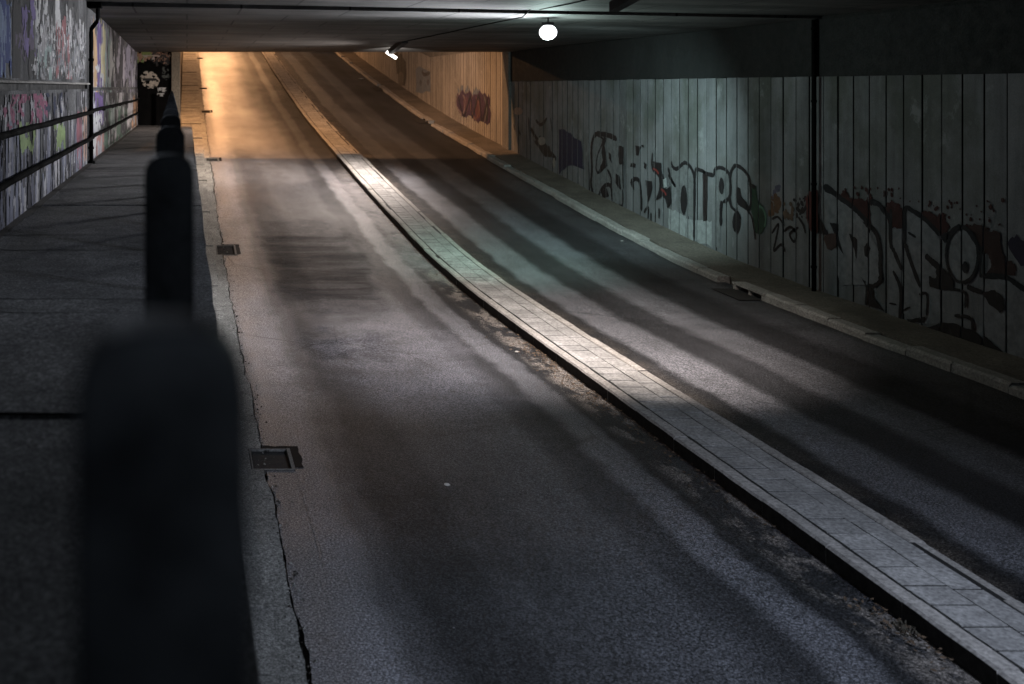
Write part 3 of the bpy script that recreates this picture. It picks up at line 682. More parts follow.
def RW(x, y):
    Y = XW*1000.0/(x-187.0); return (Y, CAMZ+(87.0-y)*Y/1000.0)
def catmull(p, n=7):
    p = [p[0]]+list(p)+[p[-1]]; out = []
    for i in range(1, len(p)-2):
        for k in range(n):
            t = k/n
            out.append(tuple(.5*((2*p[i][c])+(-p[i-1][c]+p[i+1][c])*t+(2*p[i-1][c]-5*p[i][c]+4*p[i+1][c]-p[i+2][c])*t*t+(-p[i-1][c]+3*p[i][c]-3*p[i+1][c]+p[i+2][c])*t**3) for c in (0, 1)))
    out.append(tuple(p[-2])); return out
class Piece:
    def __init__(s, ox, oy, sc, X=XW, seed=1, pit=.43):
        s.pit = pit
        s.o = (ox, oy, sc); s.mb = MB(); s.mats = []; s.r = random.Random(seed); s.lay = 0; s.X = X
    def mi(s, col):
        m = spray(col)
        if m not in s.mats: s.mats.append(m)
        return s.mats.index(m)
    def w(s, p):
        x, y = s.o[0]+p[0]/s.o[2], s.o[1]+p[1]/s.o[2]
        Y = s.X*1000.0/(x-187.0); return (Y, CAMZ+(87.0-y)*Y/1000.0)
    def emit(s, poly, m):
        """the paint lies on the boards and breaks at the grooves"""
        x = poly[0][0]; y0, pit, g = (YJ-.12-.43*56, .43, .016) if s.pit > .3 else (YP+.02, .26, .015)
        lo_, hi_ = min(p[1] for p in poly), max(p[1] for p in poly)
        for k in range(int((lo_-y0)//pit), int((hi_-y0)//pit)+1):
            q = [(p[1], p[2]) for p in poly]
            for sg, lim in ((1, y0+k*pit+g), (-1, y0+(k+1)*pit-g)):
                out = []
                for i in range(len(q)):
                    a, b = q[i], q[(i+1) % len(q)]; da, db = sg*(a[0]-lim), sg*(b[0]-lim)
                    if da >= 0: out.append(a)
                    if (da >= 0) != (db >= 0): t = da/(da-db); out.append((lim, a[1]+(b[1]-a[1])*t))
                q = out
                if len(q) < 3: break
            if len(q) >= 3: s.mb.poly([(x, a, b) for a, b in q], m)
    def xoff(s): s.lay += 1; return s.X-.0085-.0006*s.lay
    def fill(s, pts, col, rough=.02, sub=4):
        q = [s.w(p) for p in pts]; out = []; n = len(q)
        for i in range(n):
            a, b = q[i], q[(i+1) % n]
            for k in range(sub):
                t = k/sub; out.append((a[0]+(b[0]-a[0])*t+s.r.uniform(-rough, rough), a[1]+(b[1]-a[1])*t+s.r.uniform(-rough, rough)))
        x = s.xoff(); s.emit([(x, a, b) for a, b in out], s.mi(col))
    def ell(s, cx, cy, rx, ry, col): s.fill([(cx+rx*math.cos(t), cy+ry*math.sin(t)) for t in np.linspace(0, 2*math.pi, 15)[:-1]], col, .008, 2)
    def line(s, pts, w, col=K, closed=False):
        q = [s.w(p) for p in pts]; c = catmull(q, 8); n = len(c); x = s.xoff(); m = s.mi(col); L = []; Rr = []
        for i in range(n):
            a, b = c[max(0, i-1)], c[min(n-1, i+1)]; dx, dz = b[0]-a[0], b[1]-a[1]; l = math.hypot(dx, dz) or 1
            e = 1 if closed else min(1, .45+i/3, .45+(n-1-i)/3)
            ww = w*.5*e*s.r.uniform(.82, 1.15)
            L.append((x, c[i][0]-dz/l*ww, c[i][1]+dx/l*ww)); Rr.append((x, c[i][0]+dz/l*ww, c[i][1]-dx/l*ww))
        for i in range(n-1): s.emit([L[i], Rr[i], Rr[i+1], L[i+1]], m)
    def spots(s, x0, x1, y0, y1, n, r0, r1, col):
        for _ in range(n):
            cx, cy = s.r.uniform(x0, x1), s.r.uniform(y0, y1); Yc, Zc = s.w((cx, cy)); rr = s.r.uniform(r0, r1); x = s.X-.0082
            k = 9; ph = s.r.random()*6
            xx = x-s.r.uniform(0, .001); s.emit([(xx, Yc+rr*s.r.uniform(.6, 1.2)*math.cos(2*math.pi*i/k), Zc+rr*s.r.uniform(.6, 1.3)*math.sin(2*math.pi*i/k)) for i in range(k)], s.mi(col))
    def build(s, label, parent):
        o = s.mb.build('graffiti', s.mats or [spray(K)], parent, fixn=False); o['label'] = label; return o
GREY = (.125, .13, .132); DRED = (.036, .011, .010); BRN = (.03, .014, .012)
g = Piece(580, 125, 6.84, seed=2)
g.fill([(100, 80), (250, 90), (300, 150), (300, 540), (220, 530), (110, 495), (85, 400), (85, 200)], GREY)
for pts, w in (([(255, 98), (200, 72), (120, 60), (90, 100), (80, 180), (84, 300), (78, 400), (95, 480), (112, 505)], .15), ([(60, 250), (64, 380), (70, 470)], .10), ([(120, 70), (158, 95), (150, 140), (125, 200), (112, 290), (125, 330)], .08),
               ([(125, 505), (150, 440), (190, 408), (215, 430), (225, 525)], .13), ([(190, 305), (215, 360), (215, 440)], .10), ([(225, 530), (270, 556), (295, 540), (295, 440)], .09),
               ([(350, 385), (385, 368), (410, 390), (420, 470), (425, 590)], .12), ([(500, 190), (495, 260), (505, 310), (540, 340), (552, 400), (545, 460), (525, 512)], .08), ([(605, 290), (625, 360), (655, 415)], .08), ([(440, 600), (470, 560), (470, 640)], .08), ([(300, 150), (296, 300), (300, 440)], .07), ([(545, 570), (545, 640)], .10), ([(490, 600), (490, 670)], .09)):
    g.line(pts, w)
for pts in ([(165, 80), (188, 90), (172, 140), (182, 200), (192, 280), (150, 322), (118, 342), (140, 290), (160, 240), (150, 190)], [(268, 140), (302, 150), (302, 262), (275, 272), (262, 200)], [(200, 185), (217, 200), (222, 262), (203, 230)],
            [(148, 455), (185, 428), (205, 485), (160, 505)], [(248, 330), (277, 350), (287, 445), (270, 435), (248, 400)], [(383, 138), (423, 148), (405, 205), (388, 208)], [(420, 136), (442, 138), (440, 158)],
            [(352, 258), (387, 265), (386, 292), (348, 287)], [(443, 252), (462, 265), (457, 302), (443, 292)], [(348, 390), (372, 390), (377, 445), (358, 425)], [(453, 378), (497, 383), (502, 440), (470, 535), (463, 450)],
            [(505, 250), (562, 258), (562, 310), (587, 380), (575, 420), (600, 440), (627, 415), (632, 540), (605, 572), (590, 510), (570, 488), (525, 516), (557, 450), (545, 360), (510, 310)]):
    g.fill(pts, K, .012)
g.fill([(575, 372), (595, 360), (602, 420), (580, 432)], (.30, .32, .32), .01)
g.line([(505, 298), (530, 312), (545, 335)], .06, (.17, .03, .025)); g.line([(560, 438), (582, 455), (597, 480)], .06, (.17, .03, .025))
g.build('black outlined bubble letters with red flashes, left end of the lettering', rw)
g = Piece(660, 150, 5.7, seed=3)
g.fill([(50, 335), (100, 350), (150, 378), (150, 522), (50, 470)], (.24, .255, .255), .03); g.fill([(152, 390), (245, 405), (300, 410), (300, 552), (205, 522), (152, 515)], (.235, .25, .25), .03)
g.fill([(318, 118), (350, 106), (395, 150), (398, 270), (350, 300), (345, 560), (312, 550)], GREY, .01)
g.fill([(95, 115), (145, 80), (190, 140), (194, 385), (150, 375), (100, 345)], GREY, .01)
g.fill([(530, 195), (550, 205), (560, 290), (590, 320), (607, 380), (602, 440), (575, 480), (545, 470), (537, 400), (520, 340)], (.018, .042, .028), .012)
g.line([(565, 320), (590, 335), (606, 385), (600, 440)], .06, (.07, .14, .10))
for pts, w in (([(65, 65), (75, 95), (95, 108), (115, 95), (145, 72), (175, 95), (195, 140), (200, 200), (198, 350), (197, 520)], .10), ([(205, 105), (250, 122), (256, 132), (312, 146)], .10), ([(205, 105), (201, 160), (200, 220)], .08), ([(50, 140), (70, 180), (92, 210)], .07),
               ([(312, 146), (316, 112), (345, 100), (380, 115), (400, 150), (405, 230), (395, 275), (362, 297)], .085), ([(355, 290), (350, 350), (350, 432)], .12), ([(400, 165), (410, 120), (435, 88), (480, 113), (510, 160), (521, 230), (521, 310), (505, 342)], .085),
               ([(398, 255), (410, 320), (445, 355), (462, 395)], .085), ([(500, 340), (525, 380), (540, 450), (546, 510)], .05)): g.line(pts, w)
g.fill([(247, 135), (276, 140), (271, 402), (249, 407)], (.016, .012, .013), .01)
g.ell(140, 285, 19, 86, K); g.ell(355, 205, 15, 48, K); g.ell(440, 412, 22, 62, K)
g.fill([(440, 208), (460, 218), (466, 260), (500, 300), (516, 330), (500, 347), (450, 312), (435, 260)], K, .01); g.fill([(526, 190), (552, 205), (545, 225), (530, 215)], K, .01)
g.build('black outlined letters with a green shape at their end', rw)
g = Piece(760, 170, 4.886, seed=4)
g.spots(52, 95, 130, 215, 26, .03, .10, (.09, .05, .03)); g.spots(120, 165, 165, 235, 16, .03, .08, (.08, .055, .04)); g.spots(55, 105, 70, 140, 18, .02, .06, (.07, .07, .10))
for pts, w in (([(60, 310), (92, 265), (80, 340), (70, 395), (105, 365), (125, 400)], .06), ([(120, 300), (150, 278), (178, 310), (168, 350), (148, 312), (190, 280)], .06), ([(178, 185), (210, 205), (232, 170)], .07), ([(60, 240), (90, 230), (120, 270)], .05), ([(190, 230), (215, 270), (225, 310)], .06)): g.line(pts, w)
g.fill([(225, 140), (248, 98), (282, 95), (286, 300), (262, 322), (240, 272), (228, 200)], (.055, .016, .016), .03)
g.spots(165, 240, 110, 240, 26, .02, .06, K)
g.build('small orange, green and dark red scribbles left of the downpipe', rw)
g = Piece(760, 170, 4.886, seed=5)
g.fill([(315, 95), (400, 145), (500, 235), (590, 400), (590, 540), (560, 560), (520, 560), (400, 560), (320, 300)], (.15, .155, .162), .02)
g.fill([(392, 132), (405, 108), (420, 93), (432, 118), (445, 140), (460, 152), (480, 136), (500, 142), (532, 150), (545, 270), (500, 232), (450, 182)], DRED, .03)
g.fill([(612, 200), (630, 165), (650, 148), (668, 165), (684, 170), (700, 190), (700, 285), (640, 282)], DRED, .03)
g.spots(400, 700, 85, 175, 40, .015, .05, DRED)
for pts, w in (([(308, 82), (350, 100), (400, 140), (460, 185), (510, 235), (542, 272)], .10), ([(318, 100), (360, 118), (410, 158)], .05), ([(540, 270), (575, 320), (590, 400), (590, 480), (600, 540)], .10), ([(598, 535), (560, 566), (528, 560)], .07), ([(540, 155), (580, 165), (610, 200), (642, 242)], .10), ([(310, 85), (330, 75), (365, 100)], .05), ([(640, 240), (642, 380)], .07)): g.line(pts, w)
for pts in ([(343, 253), (387, 268), (384, 312), (412, 415), (378, 362), (358, 290)], [(438, 308), (477, 338), (477, 435), (458, 372)], [(515, 370), (530, 353), (542, 380), (531, 435), (515, 412)], [(520, 560), (557, 580), (557, 615), (612, 690), (518, 655)],
            [(298, 235), (328, 290), (345, 322), (300, 312)], [(495, 520), (520, 545), (520, 565)], [(580, 520), (600, 500), (606, 550), (590, 545)], [(505, 250), (545, 270), (548, 300), (520, 275)]): g.fill(pts, K, .014)
g.fill([(315, 322), (376, 310), (384, 385), (330, 392)], (.05, .03, .026), .04)
g.build('large pale letters with dark red edging right of the downpipe', rw)
g = Piece(884, 190, 4.02, seed=6)
g.fill([(35, 155), (72, 155), (72, 520), (20, 500), (20, 220)], (.15, .155, .162), .02); g.fill([(92, 90), (150, 105), (225, 190), (230, 540), (150, 540), (82, 500)], (.15, .155, .162), .02)
g.fill([(408, 350), (490, 355), (563, 400), (640, 420), (640, 760), (500, 690), (405, 590)], (.15, .155, .162), .02)
g.ell(320, 262, 64, 110, (.155, .16, .165))
g.fill([(8, 88), (25, 62), (40, 53), (52, 66), (76, 75), (72, 152), (35, 150)], DRED, .03); g.fill([(153, 90), (175, 84), (200, 93), (220, 104), (240, 92), (252, 110), (266, 150), (240, 187), (200, 152)], DRED, .03)
g.fill([(340, 150), (360, 142), (400, 133), (425, 158), (470, 178), (478, 250), (492, 290), (532, 290), (535, 345), (420, 342), (432, 290), (415, 260), (395, 250), (378, 210)], BRN, .03)
g.fill([(500, 210), (540, 180), (600, 230), (600, 330), (535, 290)], (.02, .015, .03), .03)
g.spots(100, 480, 40, 160, 46, .012, .04, DRED)
for pts, w in (([(30, 75), (30, 210), (45, 250), (75, 322)], .085), ([(88, 218), (88, 80), (120, 85), (170, 120), (232, 184)], .085), ([(90, 215), (105, 270), (150, 392)], .09), ([(40, 325), (70, 400), (66, 525)], .075), ([(100, 170), (132, 190)], .05), ([(250, 195), (300, 150), (340, 160), (380, 220), (402, 252)], .085),
               ([(170, 262), (200, 290), (228, 312)], .11), ([(225, 395), (290, 400), (330, 415), (330, 475)], .05), ([(338, 388), (365, 400), (402, 412)], .085), ([(388, 345), (490, 350), (540, 380), (600, 420)], .085), ([(145, 420), (177, 420), (176, 505)], .05), ([(288, 505), (355, 520), (360, 612)], .06), ([(25, 455), (55, 460)], .03), ([(80, 485), (110, 470)], .03)): g.line(pts, w)
g.line([(320+64*math.cos(t), 262+110*math.sin(t)) for t in np.linspace(0, 2*math.pi, 17)], .06, K, True)
for pts in ([(215, 308), (250, 318), (286, 368), (287, 397), (220, 397), (188, 387), (188, 348), (215, 354)], [(400, 410), (450, 400), (486, 430), (491, 480), (470, 491), (430, 462)], [(95, 520), (177, 508), (165, 532), (110, 537)], [(165, 556), (230, 534), (300, 538), (370, 568), (402, 600), (402, 645), (340, 622), (240, 587)],
            [(400, 583), (440, 608), (492, 660), (492, 675), (400, 645)], [(392, 250), (412, 245), (412, 345), (388, 345)], [(228, 180), (262, 170), (255, 215)]): g.fill(pts, K, .014)
g.ell(333, 310, 13, 24, K)
g.build('large pale letters with black blots and brown edging at the near end', rw)
g = Piece(500, 70, 5.7, seed=7)
g.fill([(335, 330), (370, 340), (400, 362), (462, 400), (482, 560), (400, 540), (340, 592)], (.012, .017, .04), .05)
for pts, w in (([(175, 330), (230, 420), (300, 485), (322, 510)], .16), ([(205, 285), (235, 312), (270, 275)], .12), ([(80, 310), (85, 345)], .12), ([(110, 345), (118, 372)], .12), ([(165, 270), (170, 400)], .1), ([(290, 270), (300, 360)], .1)): g.line(pts, w, (.02, .02, .02))
g.fill([(190, 405), (232, 380), (272, 425), (312, 490), (262, 500)], (.025, .025, .025), .05)
g.ell(240, 405, 22, 24, (.20, .19, .17)); g.ell(310, 530, 8, 30, (.24, .22, .19)); g.ell(105, 235, 28, 22, (.22, .16, .13))
g.build('dark blue and black smears near the underpass mouth', rw)

# outer wall beyond the mouth
ow = thing('outer_wall', 'pale ribbed concrete wall lit orange outside the underpass mouth', 'wall', (XW, YP, 0))
bd = MB(); y = YP+.02; rb = random.Random(9)
while y < 98:
    a, b = y+.012, y+.26-.012; dx = rb.uniform(-.006, .006)
    pts = [(XW+dx+.03, a), (XW+dx, a+.012), (XW+dx, b-.012), (XW+dx+.03, b)]
    A = [(p[0], p[1], zr(a)-.2) for p in pts]; B = [(p[0], p[1], 5.6 + max(0, (y-50)*.15)) for p in pts]
    for i in range(3): bd.quad(A[i], A[i+1], B[i+1], B[i], 1 if i != 1 else 0)
    bd.poly(B); y += .26
bd.build('boards', [M_BOARD_OUT, M_DIRT], ow)
m = MB(); m.hexa([(XW+.028, YP, 0), (XW+.5, YP, 0), (XW+.5, 98, 7), (XW+.028, 98, 7), (XW+.028, YP, 5.58), (XW+.5, YP, 5.58), (XW+.5, 98, 12.5), (XW+.028, 98, 12.5)]); m.build('backing', [M_RET], ow)
def outer(label, ops, seed):
    g = Piece(360, 40, 6.22, seed=seed, pit=.26)
    for o in ops:
        getattr(g, o[0])(*o[1:])
    g.build(label, ow)
outer('purple and black tag', [('fill', [(595, 340), (640, 318), (700, 335), (760, 330), (805, 350), (815, 500), (780, 530), (720, 500), (690, 470), (640, 480), (610, 440)], (.05, .03, .06), .12), ('ell', 660, 400, 18, 50, (.085, .045, .065)), ('ell', 735, 430, 18, 60, (.09, .04, .05)), ('ell', 790, 440, 10, 70, (.02, .02, .03)),
      ('line', [(615, 330), (600, 400), (640, 460), (655, 380), (640, 340)], .12, (.16, .12, .13)), ('line', [(700, 345), (690, 420), (720, 490), (745, 420), (725, 360)], .12, (.13, .07, .07)), ('line', [(770, 345), (790, 420), (775, 510)], .14, (.10, .10, .11)), ('spots', 600, 810, 300, 340, 14, .08, .2, (.12, .14, .17)), ('line', [(610, 350), (630, 420), (650, 470), (690, 350), (700, 480), (740, 350), (760, 500), (800, 350)], .14, (.02, .018, .03))], 31)
outer('faded grey blue block', [('fill', [(345, 170), (440, 195), (440, 335), (350, 310)], (.13, .16, .20), .14), ('line', [(385, 190), (400, 215), (435, 205)], .2, (.05, .05, .06)), ('ell', 378, 262, 7, 16, (.07, .08, .1)), ('ell', 425, 262, 7, 20, (.08, .08, .1))], 32)
outer('black smeared tag', [('fill', [(218, 80), (250, 90), (285, 130), (292, 240), (270, 290), (240, 250), (225, 200)], (.022, .023, .025), .2), ('ell', 255, 240, 18, 45, (.10, .09, .08))], 33)

# ------------------------------------------------------------------ ceiling slabs
def slab(name, pts, z_top, lbl):
    """pts: rows of (y, z_left, z_right)"""
    xs = np.linspace(-2.4, 12.75, 16); m = MB()
    for (ya, la, ra), (yb, lb, rb_) in zip(pts[:-1], pts[1:]):
        for x0, x1 in zip(xs[:-1], xs[1:]):
            f0, f1 = (x0+1.9)/14.1, (x1+1.9)/14.1
            m.quad((x0, ya, la+(ra-la)*f0), (x1, ya, la+(ra-la)*f1), (x1, yb, lb+(rb_-lb)*f1), (x0, yb, lb+(rb_-lb)*f0))
    for (yy, l, r) in (pts[0], pts[-1]):
        f0, f1 = (xs[0]+1.9)/14.1, (xs[-1]+1.9)/14.1
        m.quad((xs[0], yy, l+(r-l)*f0), (xs[-1], yy, l+(r-l)*f1), (xs[-1], yy, z_top), (xs[0], yy, z_top))
    m.quad((xs[0], pts[0][0], z_top), (xs[-1], pts[0][0], z_top), (xs[-1], pts[-1][0], z_top), (xs[0], pts[-1][0], z_top))
    o = m.build(name, [M_CEIL]); tag(o, kind='structure'); return o
slab('ceiling', [(-2, 5.84, 5.46), (6, 5.80, 5.46), (19.24, 5.74, 5.47)], 6.7, '')
slab('ceiling', [(19.30, 5.665, 5.42), (24, 5.62, 5.43), (29, 5.56, 5.44), (33, 5.50, 5.44), (36, 5.455, 5.44), (37.6, 5.435, 5.43), (YP, 5.445, 5.445)], 6.5, '')
m = MB(); m.box(-2.4, 12.75, 19.1, 19.5, 6.0, 6.45); tag(m.build('joint_seal', [M_CEIL_D]), kind='structure')
m = MB(); m.box(-2.6, 13, YP-.35, YP+.02, 5.48, 6.3)
pp = thing('parapet', 'concrete parapet beam over the underpass mouth', 'parapet', (5, YP, 5.5)); m.build('beam', [M_RET], pp)

# conduit along the lamp row
cd = thing('conduit', 'thin dark cable conduit running along the ceiling over the lamps', 'conduit', (6.6, 20, 5.5))
m = MB(); 
m.tube([(6.55+wob(y, .03, .6, 51), y, (5.60 if y < 19.27 else 5.47)+wob(y, .008, .8, 52)) for y in np.arange(8, 31.5, .5)], .013, 8)
m.tube([(6.72+wob(y, .05, .5, 53), y, 5.565+wob(y, .012, .8, 54)) for y in np.arange(8, 19.2, .5)], .012, 6)
m.build('cables', [M_PIPE], cd, sm=True)

# lamps ------------------------------------------------------------
G_WHITE = glow('lamp_glow', (.93, .97, 1.0), 5); G_TUBE = glow('tube_glow', (1.0, .95, .88), 7); G_OFF = plain('dusty_diffuser', (.10, .10, .10), .5)
def flood(x, y0, z0, y1, z1, label, lit):
    """a dark floodlight body tilted down from the ceiling, its lit end facing into the tunnel"""
    t = thing('ceiling_lamp', label, 'lamp', (x, y0, z0)); h = MB(); w0, w1 = .10, .07
    h.hexa([(x-w0, y0, z0-.05), (x+w0, y0, z0-.05), (x+w1, y1, z1-.10), (x-w1, y1, z1-.10), (x-w0, y0, z0+.10), (x+w0, y0, z0+.10), (x+w1, y1, z1+.06), (x-w1, y1, z1+.06)])
    h.build('housing', [M_BLACK], t)
    b = MB(); b.box(x-.02, x+.02, y0+.1, y0+.16, z0+.08, z0+.30); b.build('hanger', [M_BLACK], t)
    if lit: d = MB(); d.tube([(x-.10, y1+.07, z1-.02), (x+.22, y1+.07, z1-.22)], .048, 12); d.build('tube', [G_TUBE], t, sm=True)
    else: d = MB(); d.bbox(x-.06, x+.06, y1+.002, y1+.03, z1-.09, z1+.05, .008); d.build('lens', [G_OFF], t)
flood(6.72, 14.4, 5.56, 15.75, 5.38, 'dark tilted unlit lamp housing at the top edge of the photo', False)
flood(6.60, 30.3, 5.48, 32.5, 5.26, 'dark tilted lamp with a small white lit tube near the underpass mouth', True)
LX, LY, LZ = 7.33, 20.3, 5.21
bl = thing('ceiling_lamp', 'bright white glaring round lamp hanging under the ceiling', 'lamp', (LX, LY, LZ))
b = bmesh.new(); bmesh.ops.create_uvsphere(b, u_segments=24, v_segments=14, radius=.17); m = MB()
for v in b.verts: v.co = Vector((v.co.x+LX, v.co.y+LY, v.co.z*.9+LZ))
m.bm(b); m.build('globe', [G_WHITE], bl, sm=True)
m = MB(); m.tube([(LX, LY, LZ+.14), (LX, LY, LZ+.20)], .12, 16); m.tube([(LX, LY, LZ+.19), (LX, LY, 5.52)], .016, 8); m.build('mount', [M_BLACK], bl)

def light(name, kind, loc, power, col, r=.12, aim=None, cone=100, blend=.6):
    l = bpy.data.lights.new(name, kind); l.energy = power; l.color = col; l.shadow_soft_size = r
    if kind == 'SPOT': l.spot_size = R(cone); l.spot_blend = blend
    o = bpy.data.objects.new(name, l); COL.objects.link(o); o.location = loc
    if aim is not None: o.rotation_euler = (Vector(aim)-Vector(loc)).to_track_quat('-Z', 'Y').to_euler()
    return o
WARMW = (1, .87, .80); COOL = (.76, 1.0, .94); SOD = (1.0, .49, .21); NEUT = (.93, .94, 1.0)
light('lamp_light', 'POINT', (LX, LY, LZ-.40), 150, COOL, .18)
light('lamp_beam', 'SPOT', (LX-.30, LY, LZ+.02), 260, NEUT, .06, (4.2, 19.2, 5.62), 100, 1.0)
light('lamp_beam', 'SPOT', (LX+.05, LY+.05, LZ-.26), 2300, (.70, .98, .98), .10, (12.2, 27.2, 1.3), 80, 1.0)
light('lamp_beam', 'SPOT', (LX-.15, LY, LZ-.1), 4700, NEUT, .8, (-1.9, 17.5, 4.3), 88, .8)
light('lamp_beam', 'SPOT', (LX-.05, LY+.02, LZ-.24), 1000, (.55, 1.0, .86), .10, (7.0, 22.6, 0), 74, 1.0)
light('near_lamp_beam', 'SPOT', (6.75, 12.9, 5.2), 4600, WARMW, .15, (6.3, 16.4, 0), 82, 1.0)
light('mouth_lamp_beam', 'SPOT', (6.5, 32.2, 4.9), 3700, WARMW, .25, (2.7, 31.7, 1.0), 150, .9)
light('mouth_lamp_outer_beam', 'SPOT', (6.75, 33.0, 5.05), 2600, (1, .93, .86), .1, (12.2, 58, 4.6), 50, 1.0)
light('mouth_lamp_left_beam', 'SPOT', (6.4, 32.4, 4.9), 4200, (1, .80, .66), .25, (1.7, 34.0, 1.2), 62, 1.0)
light('left_lane_fill', 'SPOT', (6.6, 12.9, 5.2), 1500, (.94, .92, 1.0), .2, (2.9, 16.0, 0), 66, 1.0)  # extra beam with no source of its own, added to brighten the left lane
light('near_road_fill', 'SPOT', (6.3, 3.0, 5.2), 1950, (.70, .79, 1.0), .25, (3.4, 8.6, 0), 90, 1.0)  # unseen lamp assumed overhead, added to light the near road
light('entrance_fill', 'POINT', (.9, -1.4, 5.5), 70, (.72, .84, 1.0), .4)  # fill added over the entrance for walkway and posts; no lamp is modelled
light('walkway_fill', 'POINT', (-1.1, 6.4, 5.45), 60, (.78, .86, 1.0), .5)  # unseen fill added above the walkway to brighten its surface

# sodium street lamps outside (their poles stand beyond the mouth)
def street_lamp(x, y, h, side, label, power, cone=150, aim=None, dy=0.0):
    z0 = zr(y)+.15; t = thing('street_lamp', label, 'street lamp', (x, y, z0), 'sodium lamps outside the underpass')
    m = MB(); m.tube([(x, y, z0-.2), (x, y, z0+h*.6), (x, y, z0+h-.6), (x+side*.25, y+dy*.2, z0+h-.15), (x+side*1.6, y+dy*.9, z0+h)], [.10, .08, .06, .05, .04], 12); m.build('pole', [M_IRON], t, sm=True)
    y = y+dy
    m = MB(); m.bbox(x+side*1.95-.35, x+side*1.95+.35, y-.14, y+.14, z0+h-.04, z0+h+.12, .03); m.build('lamp_head', [M_IRON], t)
    m = MB(); m.bbox(x+side*1.95-.25, x+side*1.95+.25, y-.10, y+.10, z0+h-.09, z0+h-.042, .015); m.build('lens', [glow('sodium_glow', SOD, 30)], t)
    light('street_light', 'SPOT', (x+side*1.95, y, z0+h-.13), power, SOD, .30, aim or (x+side*1.95, y, z0), cone, .4)
street_lamp(-1.6, 41.9, 9.6, 1, 'street lamp just outside the mouth, over the left lane', 9500, dy=-.9)
street_lamp(.3, 78, 5.6, 1, 'lower street lamp at the top of the slope, over the left lane', 9500, 120, (2.6, 64, 4.5))

# ------------------------------------------------------------------ end of the walkway
ew = thing('end_wall', 'black painted wall with white round graffiti closing the end of the walkway', 'wall', (-1.3, 38.9, WALK))
YE = 38.75
m = MB(); m.box(-2.6, -.60, YE, YE+.3, WALK-.5, 6.4); m.build('wall', [plain('black_wall_paint', (.007, .0068, .0068), .8, var=.4, nscale=3, spec=.05)], ew)
def EW(x, y): return ((x-187)*YE/1000, CAMZ+(87-y)*YE/1000)
TX = .02; ex = np.arange(-2.0, -.62, TX); ez = np.arange(WALK, 5.6, TX)
EX, EZ = np.meshgrid(ex, ez, indexing='ij'); QX = 187+EX*1000/YE; QY = 87-(EZ-CAMZ)*1000/YE
def eskin(label, masks):
    A = np.zeros(EX.shape, bool); C = np.zeros(EX.shape+(3,))
    for mk, col in masks:
        A |= mk
        tone = .75+.5*fnoise(EX*9, EZ*9, 5, 3)
        for k in range(3): C[..., k] = np.where(mk, col[k]*tone, C[..., k])
    I, J = np.nonzero(A[:-1, :-1]); n = len(I)
    V = np.empty((n*4, 3))
    for q, (dx, dz) in enumerate(((0, 0), (TX, 0), (TX, TX), (0, TX))): V[q::4, 0] = ex[I]+dx; V[q::4, 1] = YE-.005; V[q::4, 2] = ez[J]+dz
    me = bpy.data.meshes.new('graffiti'); me.from_pydata(V.tolist(), [], np.arange(n*4).reshape(-1, 4).tolist())
    at = me.attributes.new('paint', 'FLOAT_COLOR', 'POINT'); cc = np.ones((n*4, 4)); cc[:, :3] = np.repeat(C[I, J], 4, axis=0); at.data.foreach_set('color', cc.ravel())
    me.materials.append(M_PAINT); o = bpy.data.objects.new('graffiti', me); COL.objects.link(o); o.parent = ew; o.location = -ew.location; o['label'] = label
en = fnoise(EX*6, EZ*6, 71, 3); en2 = fnoise(EX*12, EZ*12, 72, 3)
rad = np.hypot((QX-149.5)/9.5, (QY-80)/9.0) + (en-.5)*.5
eskin('white round speckled emblem', [((rad < 1) & (en2 > .40), (.62, .55, .46)), ((rad < .8) & (np.abs(QY-80) < 1.3) & (en > .45), (.05, .05, .05))])
eskin('white scrawled lines', [((QX > 155+en*4) & (QX < 166) & (QY > 88) & (QY < 92.5) & (en2 > .47), (.6, .6, .58)), ((QX > 157) & (QX < 164) & (QY > 93.5) & (QY < 96.5) & (en2 > .5), (.6, .6, .58))])
r2 = np.hypot((QX-166)/6, (QY-73)/6.5)+(en-.5)*.7
eskin('grey faded swirl', [((r2 < 1) & (en2 > .5), (.12, .13, .12))])
eskin('pink and green paint along the top', [((QY < 62+(en-.5)*10) & (QY > 50) & (en2 > .42), (.42, .27, .2)), ((QY < 62+(en-.5)*10) & (QX < 152) & (en > .5), (.25, .34, .14)), ((QY < 64+(en-.5)*10) & (QX > 150) & (en2 > .52), (.06, .06, .06)), ((QY > 55) & (QY < 60) & (en > .56), (.5, .45, .42))])
pr = thing('gate_pier', 'sandy coloured pier standing at the end of the black wall', 'pier', (-.45, YE-.1, WALK))
m = MB(); m.bbox(-.60, -.26, YE-.12, YE+.35, WALK-.6, 6.3, .02); m.build('shaft', [M_TAN], pr)
ol = thing('outer_retaining_wall', 'sandy retaining wall rising beside the road beyond the pier', 'wall', (-.5, 60, 4)); m = MB()
for a, b in zip(np.arange(39.2, 97, 2.0), np.arange(41.2, 99, 2.0)):
    m.hexa([(-.75, a, zr(a)-.4), (-.36, a, zr(a)-.4), (-.36, b, zr(b)-.4), (-.75, b, zr(b)-.4), (-.75, a, zr(a)+1.1), (-.36, a, zr(a)+1.1), (-.36, b, zr(b)+1.1), (-.75, b, zr(b)+1.1)])
m.build('wall', [M_TAN], ol)

